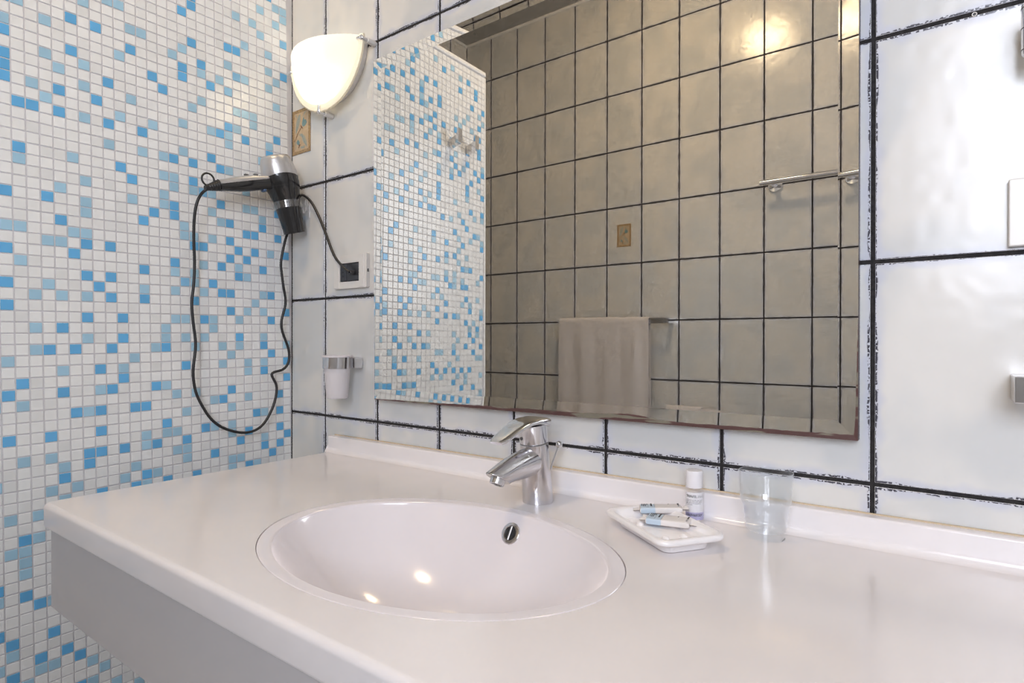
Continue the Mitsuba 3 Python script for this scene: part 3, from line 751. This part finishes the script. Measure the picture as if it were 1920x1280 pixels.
put('hair_dryer__plug', cyl((0.2775, -0.0235, 1.2946), (0.2790, -0.0105, 1.2940), 0.0052, 20, bev=0.0015), 'module_black', smooth=40)
tag('hair_dryer', 'silver and black hair dryer hanging nozzle down with its long looped black cord', 'hair dryer')

hr = [(0.0352, -0.0095), (0.0358, -0.0095), (0.0375, -0.0090), (0.0375, 0.0090), (0.0358, 0.0095), (0.0352, 0.0095), (0.0352, -0.0095)]
ha = DA + np.array([0.10, -0.10, 0.0])
ringm = lathe(hr, DO + DA * 0.004, ha / np.linalg.norm(ha), 56)
put('dryer_holder__ring', solid(ringm), 'clear_plastic', smooth=40)
put('dryer_holder__arm', rbox(0.060, 0.076, -0.0185, -0.0035, 1.468, 1.487, 0.002), 'clear_plastic')
put('dryer_holder__wall_plate', rbox(0.056, 0.086, -0.0038, -0.0004, 1.452, 1.516, 0.0012), 'clear_plastic')
put('dryer_holder__slot', cat(tube([(0.068, -0.0042, 1.472), (0.068, -0.0042, 1.504)], 0.0011, 8), tube([(0.075, -0.0042, 1.472), (0.075, -0.0042, 1.504)], 0.0011, 8)), 'plate_white', smooth=True)
tag('dryer_holder', 'clear plastic ring bracket on the wall that holds the hair dryer', 'holder')

# ------------------------------------------------------------------ power socket under the dryer cord
ox0, ox1, oz0, oz1 = 0.1985, 0.3245, 1.2575, 1.3405
frp = sg.box(ox0, oz0, ox1, oz1).buffer(-0.003).buffer(0.003).difference(sg.box(0.2215, 1.2745, 0.2955, 1.3205))
put('power_socket__plate', place(extrude(frp, 0.0095), (1, 0, 0), (0, 0, 1), (0, -1, 0), (0, -0.0004, 0)), 'plate_white')
put('power_socket__plate__bar', rbox(ox0 + 0.001, 0.2205, -0.0112, -0.006, oz0 + 0.001, oz1 - 0.001, 0.0015), 'plate_white')
put('power_socket__plate__bar', rbox(0.2965, ox1 - 0.009, -0.0112, -0.006, oz0 + 0.001, oz1 - 0.001, 0.0015), 'plate_white')
put('power_socket__notch', box(0.3242, 0.3252, -0.008, -0.003, 1.295, 1.302), 'dark_metal')
put('power_socket__module', rbox(0.2220, 0.2450, -0.0082, -0.0006, 1.2760, 1.3190, 0.001), 'module_black')
put('power_socket__module', rbox(0.2455, 0.2675, -0.0070, -0.0006, 1.2760, 1.3190, 0.001), 'module_black')
put('power_socket__module', rbox(0.2680, 0.2950, -0.0088, -0.0006, 1.2760, 1.3190, 0.001), 'module_black')
for z in (1.2885, 1.2985, 1.3085):
    put('power_socket__pin_hole', cyl((0.2315, -0.0081, z), (0.2315, -0.0085, z), 0.0022 if z > 1.29 else 0.0027, 14), 'black_gap')
tag('power_socket', 'white-framed black wall socket left of the mirror with the dryer cord plugged in', 'socket')

# ------------------------------------------------------------------ tumbler in a chrome wall ring
UX, UY = 0.2660, -0.0500
put('tooth_mug__cup', lathe([(0.0, 0.990), (0.0235, 0.990), (0.0252, 0.9925), (0.0300, 1.055), (0.0335, 1.0885), (0.0362, 1.0885), (0.0368, 1.0905), (0.0362, 1.0925), (0.0338, 1.0930), (0.0330, 1.0905), (0.0293, 1.055), (0.0245, 0.9945), (0.0, 0.9935)], (UX, UY, 0), (0, 0, 1), 48), 'frosted_cup', smooth=40)
tag('tooth_mug', 'frosted white plastic mug hanging in the chrome ring beside the mirror', 'mug')
put('mug_holder__ring', lathe([(0.0322, -0.0127), (0.0338, -0.0130), (0.0338, 0.0130), (0.0322, 0.0127), (0.0322, -0.0127)], (UX, UY, 1.0750), (0, 0, 1), 56), 'chrome', smooth=40)
put('mug_holder__arm', rbox(UX + 0.012, UX + 0.040, -0.0300, -0.006, 1.0622, 1.0878, 0.002), 'chrome')
pl = sg.box(UX - 0.012, 1.0620, 0.2880, 1.0880).union(sg.Point(0.2880, 1.0750).buffer(0.0130))
put('mug_holder__wall_plate', place(extrude(pl, 0.0065), (1, 0, 0), (0, 0, 1), (0, -1, 0), (0, -0.0005, 0)), 'chrome')
tag('mug_holder', 'chrome wall ring with rounded plate that carries the frosted mug', 'holder')

# ------------------------------------------------------------------ soap dish and wrapped soaps
DC, DANG = np.array([1.1237, -0.1430]), math.radians(-36)
du_, dv_ = np.array([math.cos(DANG), math.sin(DANG), 0]), np.array([-math.sin(DANG), math.cos(DANG), 0])
DZ = float(zc(DC[0]))


def on_dish(m):
    return tilt(place(m, du_, dv_, (0, 0, 1), (DC[0], DC[1], DZ - 0.0043 * (DC[0] - 0.4))))


dr_ = [(0.061, 0.030, 0.010, 0.0004), (0.0635, 0.0325, 0.012, 0.0004), (0.0655, 0.0345, 0.013, 0.0022), (0.0665, 0.0355, 0.013, 0.0105), (0.0690, 0.0380, 0.014, 0.0122), (0.0775, 0.0465, 0.015, 0.0132),
       (0.0810, 0.0500, 0.016, 0.0152), (0.0820, 0.0508, 0.016, 0.0180), (0.0810, 0.0500, 0.016, 0.0212), (0.0785, 0.0475, 0.015, 0.0226), (0.0745, 0.0435, 0.013, 0.0222), (0.0715, 0.0405, 0.012, 0.0200), (0.0690, 0.0380, 0.011, 0.0150),
       (0.0660, 0.0350, 0.010, 0.0100), (0.0600, 0.0300, 0.009, 0.0080)]
put('soap_dish__body', on_dish(loft([np.c_[rr_ring(-a, a, -b, b, r), np.full(36, z)] for a, b, r, z in dr_])), 'ceramic', smooth=50)
for u_, v_ in ((0.034, -0.014), (0.034, 0.014), (-0.034, -0.014), (-0.034, 0.014)):
    s_ = trimesh.creation.icosphere(2, 1.0)
    s_.apply_scale((0.0068, 0.0048, 0.0042))
    s_.apply_translation((u_, v_, 0.0088))
    put('soap_dish__nub', on_dish(s_), 'ceramic', smooth=True)
tag('soap_dish', 'white rectangular ceramic soap dish on the worktop right of the basin', 'soap dish')


def text_line(s, h, w=None, depth=0.00025, bold=False):
    m = meshkit.text_mesh(s, h, depth, bold)
    m.apply_translation((-m.bounds[0][0], 0, 0))
    if w:
        m.apply_scale((w / m.bounds[1][0], 1, 1))
    return m


def soap(name, c, ang, zbase, pitch, roll):
    L, W, H = 0.0310, 0.0130, 0.0048
    a, A = math.radians(ang), math.radians(pitch)
    x = np.array([math.cos(a) * math.cos(A), math.sin(a) * math.cos(A), math.sin(A)])
    n0 = np.array([0, math.sin(math.radians(roll)), math.cos(math.radians(roll))])
    y = np.cross(n0, x)
    y /= np.linalg.norm(y)
    n = np.cross(x, y)
    o = np.array([c[0], c[1], zbase])

    def P(m):
        return place(m, x, y, n, o)
    secs = []
    for u, w, h in ((-L, 0.96, 0.62), (-L + 0.002, 1.0, 0.92), (-L + 0.005, 1.0, 1.0), (0, 1.0, 1.02), (L - 0.005, 1.0, 1.0), (L - 0.002, 1.0, 0.92), (L, 0.96, 0.62)):
        secs.append(section((u, 0, 0), (0, 1, 0), W * w, (0, 0, 1), H * h, 32, 5.0))
    put(f'{name}__wrapper', P(loft(secs)), 'paper', smooth=40)
    for sg_ in (-1, 1):
        t = np.linspace(-1, 1, 27)
        e0 = np.stack([np.full(27, sg_ * (L - 0.0005)), t * W * 0.95, 0.0012 * np.sin(t * 4)], 1)
        e1 = np.stack([np.full(27, sg_ * (L + 0.004)), t * W * 0.98, 0.0010 * np.sin(t * 5 + 1)], 1)
        e2 = np.stack([sg_ * (L + 0.0095 + 0.0006 * (np.arange(27) % 2)), t * W * 1.0, 0.0012 * np.sin(t * 6 + 2)], 1)
        put(f'{name}__crimp', P(cat(grid(np.stack([e0, e1, e2])), grid(np.stack([e0, e1, e2]) + [0, 0, 0.0006]))), 'paper')
    bsec = [section((u, 0, 0), (0, 1, 0), W * 1.008, (0, 0, 1), H * 1.03, 32, 5.0) for u in (-L + 0.0012, -L + 0.005, -L + 0.0225)]
    put(f'{name}__band', P(loft(bsec, False, False)), 'band_blue', smooth=40)
    rules = [box(u - 0.00012, u + 0.00012, -W * 0.93, W * 0.93, H * 1.03, H * 1.03 + 0.0001) for u in (-L + 0.0130, -L + 0.0225)]
    lines = []
    for s_, u, h in (('shower soap', -L + 0.0034, 0.0013), ('with cornflower', -L + 0.0058, 0.0013), ('and passiflora', -L + 0.0082, 0.0013), ('extracts', -L + 0.0106, 0.0013), ('HAND&BODY', -L + 0.0165, 0.0021)):
        m = text_line(s_, h, min(0.0215, len(s_) * h * 0.8))
        m = place(m, (0, -1, 0), (1, 0, 0), (0, 0, 1), (u, W * 0.86, H * 1.035))
        lines.append(m)
    put(f'{name}__band_print', P(cat(*rules, *lines)), 'ink')
    m = place(text_line('TRAVEL', 0.0021, 0.0105, bold=True), (0, -1, 0), (1, 0, 0), (0, 0, 1), (L - 0.0055, W * 0.88, H * 0.99))
    w_ = place(text_line('15 g', 0.0011), (0, -1, 0), (1, 0, 0), (0, 0, 1), (0.012, W * 0.70, H * 1.02))
    put(f'{name}__print', P(cat(m, w_)), 'ink')
    m = place(text_line('CARE', 0.0021, 0.0075), (0, -1, 0), (1, 0, 0), (0, 0, 1), (L - 0.0055, -W * 0.02, H * 0.99))
    put(f'{name}__print', P(m), 'ink_grey')


soap('soap_bar', (1.1265, -0.1220), 8.0, DZ + 0.0172, 2.0, -3)
tag('soap_bar', 'paper-wrapped soap with blue band lying in front in the dish', 'soap', 'wrapped soaps in the dish')
soap('soap_bar_001', (1.0985, -0.0850), 27.0, DZ + 0.0215, 3.5, 2)
tag('soap_bar_001', 'paper-wrapped soap with blue band lying behind, across the rim of the dish', 'soap', 'wrapped soaps in the dish')

# ------------------------------------------------------------------ shower gel bottle
BX, BY = 1.1345, -0.0405
BZ = float(zc(BX)) + 0.0003
put('gel_bottle__flask', solid(lathe([(0, 0.0), (0.0125, 0.0), (0.0138, 0.0012), (0.0140, 0.003), (0.0140, 0.0495), (0.0134, 0.0508), (0, 0.0508)], (BX, BY, BZ), (0, 0, 1), 48)), 'clear_plastic', smooth=40)
put('gel_bottle__cap', lathe([(0, 0.0511), (0.0126, 0.0511), (0.0129, 0.0518), (0.0129, 0.0755), (0.0124, 0.0768), (0.011, 0.0773), (0, 0.0773)], (BX, BY, BZ), (0, 0, 1), 48), 'cap_white', smooth=40)
view = math.atan2(EYE[1] - BY, EYE[0] - BX)


def bend(m, r, z0, s0):
    v = np.array(m.vertices)
    a = view + (v[:, 0] + s0) / r
    rr = r + v[:, 2]
    m = m.copy()
    m.vertices = np.stack([BX + rr * np.cos(a), BY + rr * np.sin(a), BZ + z0 + v[:, 1]], 1)
    return m


def arc_sheet(r, z0, z1, a0, a1, n=40):
    a = np.linspace(a0, a1, n) + view
    return grid(np.array([[(BX + r * math.cos(t), BY + r * math.sin(t), BZ + z) for t in a] for z in (z0, z1)]))


put('gel_bottle__label', arc_sheet(0.01415, 0.0152, 0.0452, -1.1, 2.6), 'label_white', smooth=True)
put('gel_bottle__label_band', arc_sheet(0.01415, 0.0030, 0.0150, -1.1, 2.6), 'band_lavender', smooth=True)
put('gel_bottle__print', cat(bend(text_line('TRAVEL', 0.0036, 0.0168, 0.0001, True), 0.0142, 0.0375, -0.0125),
                             bend(text_line('HAIR&BODY', 0.0036, 0.0270, 0.0001, True), 0.0142, 0.0092, -0.0125)), 'ink')
cm = text_line('CARE', 0.0036, 0.0115, 0.0001)
cm.vertices[:, 0] = 0.0115 - cm.vertices[:, 0]
put('gel_bottle__print', bend(cm, 0.0142, 0.0375, 0.0048), 'ink_grey')
ln = [bend(text_line(s_, 0.0016, w, 0.0001), 0.0142, z, -0.0125) for s_, w, z in (('shower gel & shampoo', 0.0265, 0.0328), ('with cornflower and', 0.0250, 0.0305), ('passiflora organic', 0.0240, 0.0282), ('extracts', 0.0105, 0.0259), ('50 ml', 0.006, 0.0055))]
put('gel_bottle__print', cat(*ln), 'ink')
tag('gel_bottle', 'small clear shower gel bottle with white cap behind the soap dish', 'bottle')

# ------------------------------------------------------------------ drinking glass
GX, GY = 1.2432, -0.0575
GZ = float(zc(GX)) + 0.0003
put('drinking_glass', solid(lathe([(0, 0.0012), (0.018, 0.0), (0.0250, 0.0), (0.0264, 0.0014), (0.0272, 0.0080), (0.0308, 0.0400), (0.0318, 0.0465), (0.0338, 0.0495), (0.0346, 0.0525), (0.0362, 0.0908), (0.0358, 0.0922), (0.0350, 0.0922),
                            (0.0345, 0.0905), (0.0329, 0.0530), (0.0322, 0.0505), (0.0304, 0.0470), (0.0293, 0.0400), (0.0258, 0.0120), (0.0240, 0.0098), (0.0150, 0.0086), (0, 0.0082)], (GX, GY, GZ), (0, 0, 1), 72)), 'glass', smooth=40)
tag('drinking_glass', 'empty clear stepped drinking glass on the worktop right of the soap dish', 'glass')

# ------------------------------------------------------------------ fixtures at the right of the mirror
put('towel_bar__post', rbox(1.5105, 1.5305, -0.062, -0.0006, 1.0590, 1.0896, 0.0012), 'chrome')
put('towel_bar__post', rbox(2.0305, 2.0505, -0.062, -0.0006, 1.0590, 1.0896, 0.0012), 'chrome')
put('towel_bar__rail', rbox(1.5305, 2.0305, -0.061, -0.053, 1.0590, 1.0896, 0.001), 'chrome')
tag('towel_bar', 'flat chrome towel bar on the back wall at the right edge of the picture', 'towel bar')


def drape(x0, x1, y, zt, zf, zbk, th, seed, n=64, m=56, amp=0.006, hw=0.010, taper=0.0):
    """A towel folded over a bar: front fall to zf, back fall to zbk."""
    L = [(zt - zf), (zt - zbk)]
    P = []
    for k in np.linspace(-L[0], L[1], m):
        row = []
        for u in np.linspace(0, 1, n):
            a = np.clip(k / hw, -math.pi / 2, math.pi / 2)
            yy = hw * math.sin(a)
            zz = zt - hw * (1 - math.cos(a)) - max(0, abs(k) - hw * math.pi / 2)
            row.append((x0 + (x1 - x0) * u, yy, zz))
        P.append(row)
    P = np.array(P)
    q = np.stack([P[..., 0] * 13 + seed, P[..., 2] * 1.6, P[..., 1] * 0 + seed], -1)
    w = (meshkit.fbm(q, 3, seed) - 0.5) * amp * 2.4 + np.sin(P[..., 0] * 46 + 3 * meshkit.noise(q * 0.4, seed)) * amp * 0.35
    fall = np.clip((zt - P[..., 2]) / 0.16, 0, 1)
    front = np.where(np.arange(m)[:, None] < m * L[0] / (L[0] + L[1]), 1.0, 0.0)
    P[..., 1] += y - (0.45 * amp * fall + w * fall * 0.9) * front
    P[..., 2] += 0.002 * (meshkit.noise(q * 2.2, seed + 3) - 0.5)
    Q = P.copy()
    N = np.zeros_like(P)
    g0, g1 = np.gradient(P, axis=0), np.gradient(P, axis=1)
    N = np.cross(g1, g0)
    N /= np.linalg.norm(N, axis=-1, keepdims=True) + 1e-12
    if N[2, n // 2, 1] > 0:
        N = -N
    Q = P + N * th
    a = grid(P)
    b = grid(Q)
    ends = [grid(np.stack([P[0], Q[0]])), grid(np.stack([P[-1], Q[-1]])), grid(np.stack([P[:, 0], Q[:, 0]])), grid(np.stack([P[:, -1], Q[:, -1]]))]
    return cat(a, b, *ends)


put('hand_towel', drape(1.6350, 1.9800, -0.057, 1.0990, 0.905, 0.93, 0.004, 4, n=50, m=60, hw=0.0095), 'terry', smooth=50)
tag('hand_towel', 'white towel hanging on the flat chrome bar beyond the right edge of the picture', 'towel')
put('switch_plate__plate', rbox(1.5078, 1.6340, -0.0115, -0.0006, 1.2437, 1.3248, 0.0015), 'plate_white')
put('switch_plate__rocker', rbox(1.5330, 1.6090, -0.0140, -0.0100, 1.2610, 1.3075, 0.0012), 'plate_white')
tag('switch_plate', 'plain white switch plate on the back wall at the right edge of the picture', 'switch')
fx, fy = 1.5270, -0.040
put('wall_fitting__barrel', lathe([(0, 1.4585), (0.0088, 1.4585), (0.0100, 1.4600), (0.0104, 1.4660), (0.0104, 1.5165), (0.0098, 1.5185), (0, 1.5190)], (fx, fy, 0), (0, 0, 1), 32), 'chrome', smooth=40)
for z in (1.4650, 1.4895, 1.5130):
    put('wall_fitting__ring_line', lathe([(0.0100, z - 0.0006), (0.0107, z - 0.0006), (0.0107, z + 0.0006), (0.0100, z + 0.0006)], (fx, fy, 0), (0, 0, 1), 32), 'dark_metal')
put('wall_fitting__mount', cyl((fx, fy + 0.008, 1.489), (fx, -0.0005, 1.489), 0.0085, 24, bev=0.001), 'chrome', smooth=40)
tag('wall_fitting', 'slim vertical chrome barrel fitting on the wall above the white switch plate', 'fitting')
put('wall_plug__ring', lathe([(0.0016, -0.001), (0.0018, 0.0008), (0.0026, 0.0010), (0.0030, 0.0004), (0.0030, -0.002)], (1.475, -0.0004, 1.5390), (0, -1, 0), 24), 'plate_white', smooth=40)
put('wall_plug__hole', lathe([(0, 0.0), (0.0017, 0.0)], (1.475, -0.0002, 1.5390), (0, -1, 0), 20), 'black_gap')
tag('wall_plug', 'tiny open wall plug in the dark joint near the upper right corner', 'wall plug')

# ------------------------------------------------------------------ picture tiles let into the wall tiles
TWD, THT = 0.081, 0.1200


def poly_img(pts):
    out_ = []
    for x, y in pts:
        u = (x - 82) / 301
        v = (y - (140 - 95 * u)) / 740
        out_.append(((u - 0.5) * TWD, (0.5 - v) * THT))
    p = sg.Polygon(out_)
    return p if p.is_valid else p.buffer(0)


def line_img(pts, w):
    out_ = []
    for x, y in pts:
        u = (x - 82) / 301
        v = (y - (140 - 95 * u)) / 740
        out_.append(((u - 0.5) * TWD, (0.5 - v) * THT))
    return sg.LineString(out_).buffer(w)


TEAL = [poly_img([(248, 375), (243, 320), (272, 228), (284, 278), (304, 262), (326, 318), (292, 374), (258, 386)]), poly_img([(148, 655), (176, 602), (202, 640), (202, 688), (165, 692)])]
LEAF = [poly_img([(218, 175), (214, 290), (188, 400), (142, 525), (132, 430), (150, 300), (180, 205)]), poly_img([(282, 150), (318, 126), (242, 246)]),
        poly_img([(184, 518), (240, 498), (290, 540), (326, 640), (326, 722), (268, 652), (236, 560)]), poly_img([(212, 726), (292, 700), (282, 742), (240, 754)]), poly_img([(134, 200), (156, 190), (160, 240), (142, 236)])]
BROWN = [line_img([(236, 392), (182, 490), (138, 590), (120, 640)], 0.0009), line_img([(225, 372), (250, 412)], 0.0016), line_img([(190, 700), (214, 690), (186, 742)], 0.0011)]
VEIN = [line_img([(272, 250), (268, 370)], 0.0004), line_img([(300, 285), (280, 372)], 0.0004), line_img([(200, 200), (150, 480)], 0.0004), line_img([(240, 520), (316, 690)], 0.0004), line_img([(130, 640), (140, 770)], 0.0004)]


def picture_tile(wall, x, z, x_axis, nrm, y):
    k = f'{wall}__picture_tile'
    ax, up = np.array(x_axis, float), np.array([0, 0, 1.0])
    nn = np.array(nrm, float)

    def P(g, d0, d1):
        return place(extrude(g, d1 - d0), ax, up, nn, np.array([x, y, z]) + nn * d0)
    out_ = sg.box(-TWD / 2, -THT / 2, TWD / 2, THT / 2)
    inner = out_.buffer(-0.0085, join_style=2)
    key = put(k, P(inner, 0.0002, 0.0008), 'accent_beige')
    put(key + '__border', P(out_.difference(inner), 0.0002, 0.0014), 'accent_border')
    for g in TEAL:
        put(key + '__tulip', P(g, 0.0008, 0.0012), 'accent_teal')
    for g in LEAF:
        put(key + '__leaf', P(g, 0.0008, 0.0011), 'accent_leaf')
    put(key + '__stem', P(shapely.union_all(BROWN), 0.0008, 0.0013), 'accent_brown')
    put(key + '__vein', P(shapely.union_all(VEIN), 0.0010, 0.0014), 'accent_teal')
    tag(key, 'small beige picture tile with painted blue tulips')


picture_tile('wall_back', 0.0448, 1.6930, (1, 0, 0), (0, -1, 0), -0.0002)
picture_tile('wall_front', 0.0470, 1.6930, (1, 0, 0), (0, 1, 0), YF + 0.0002)

# ------------------------------------------------------------------ what the mirror shows: hooks, towel bars, rail, socket
HP = [(0.0002, 1.8235), (0.0450, 1.8350), (0.0450, 1.8855), (0.0405, 1.8855)] + [(0.0405 - 0.0375 * (1 - math.cos(a)), 1.8760 - 0.0215 * math.sin(a)) for a in np.linspace(0.25, math.pi / 2, 9)] + [(0.0002, 1.8540)]


def hook(name, y, label):
    g = sg.Polygon(HP)
    m = place(extrude(g, 0.0195), (1, 0, 0), (0, 0, 1), (0, -1, 0), (0, y + 0.00975, 0))
    put(f'{name}__body', m, 'chrome')
    put(f'{name}__tongue', rbox(0.0440, 0.0470, y - 0.0105, y + 0.0105, 1.8350, 1.8862, 0.0008), 'chrome')
    tag(name, label, 'hook', 'robe hooks on the mosaic wall')


hook('robe_hook', -0.6760, 'chrome robe hook farther from the free end of the mosaic wall in the mirror')
hook('robe_hook_001', -0.7700, 'chrome robe hook nearer the free end of the mosaic wall in the mirror')


def flat_bar(name, x0, x1, z, yb, h, label):
    for a in (x0, x1 - 0.020):
        put(f'{name}__post', rbox(a, a + 0.020, YF + 0.0004, yb + 0.004, z - h / 2, z + h / 2, 0.0012), 'chrome')
    put(f'{name}__rail', rbox(x0 + 0.02, x1 - 0.02, yb - 0.004, yb + 0.0038, z - h / 2, z + h / 2, 0.001), 'chrome')
    tag(name, label, 'towel bar')


flat_bar('towel_bar_001', -0.320, 0.321, 1.2310, -1.920, 0.028, 'flat chrome bar seen in the mirror carrying the big white towel')
flat_bar('towel_bar_002', 0.289, 0.638, 0.7840, -1.920, 0.016, 'low flat chrome bar at the bottom of the mirror with a folded towel')
big = drape(-0.3020, 0.2250, -1.920, 1.2475, 0.70, 0.78, 0.0035, 6, n=110, m=90, amp=0.011, hw=0.0130)
big.vertices[:, 1] = 2 * -1.920 - big.vertices[:, 1]
put('bath_towel__sheet', big, 'terry', smooth=50)
lap = drape(-0.3010, 0.0520, -1.920, 1.2520, 0.705, 0.80, 0.0035, 9, n=80, m=90, amp=0.012, hw=0.0185)
lap.vertices[:, 1] = 2 * -1.920 - lap.vertices[:, 1]
put('bath_towel__fold', lap, 'terry', smooth=50)
tag('bath_towel', 'large white terry towel folded over the bar seen in the mirror', 'towel')
low = drape(0.3190, 0.5930, -1.920, 0.7995, 0.40, 0.45, 0.0035, 12, n=50, m=60, amp=0.005, hw=0.009)
low2 = drape(0.3200, 0.4930, -1.920, 0.8075, 0.42, 0.47, 0.0050, 15, n=40, m=60, amp=0.005, hw=0.0160)
low.vertices[:, 1] = 2 * -1.920 - low.vertices[:, 1]
low2.vertices[:, 1] = 2 * -1.920 - low2.vertices[:, 1]
put('guest_towel__sheet', low, 'terry', smooth=50)
put('guest_towel__fold', low2, 'terry', smooth=50)
tag('guest_towel', 'folded white towel on the low bar at the bottom of the mirror', 'towel')
put('grab_rail__rail', cyl((0.7560, -1.920, 1.8440), (1.4600, -1.920, 1.8440), 0.0125, 28, bev=0.001), 'chrome', smooth=40)
for x in (0.8060, 1.4100):
    put('grab_rail__rosette', lathe([(0, 0.0006), (0.0320, 0.0006), (0.0325, 0.006), (0.030, 0.010), (0.0125, 0.012), (0.0120, 0.074), (0, 0.074)], (x, YF, 1.8440), (0, 1, 0), 36), 'chrome', smooth=40)
tag('grab_rail', 'round chrome rail on the opposite wall, upper right in the mirror', 'rail')
sx0, sx1, sz0, sz1 = -1.0050, -0.8810, 1.0015, 1.0850
put('power_socket_001__plate', rbox(sx0, sx1, YF + 0.0004, YF + 0.011, sz0, sz1, 0.002), 'plate_white')
put('power_socket_001__module', rbox(sx0 + 0.025, sx1 - 0.031, YF + 0.010, YF + 0.0125, sz0 + 0.018, sz1 - 0.018, 0.001), 'module_black')
tag('power_socket_001', 'white-framed wall socket seen in the mirror just past the end of the mosaic wall', 'socket')
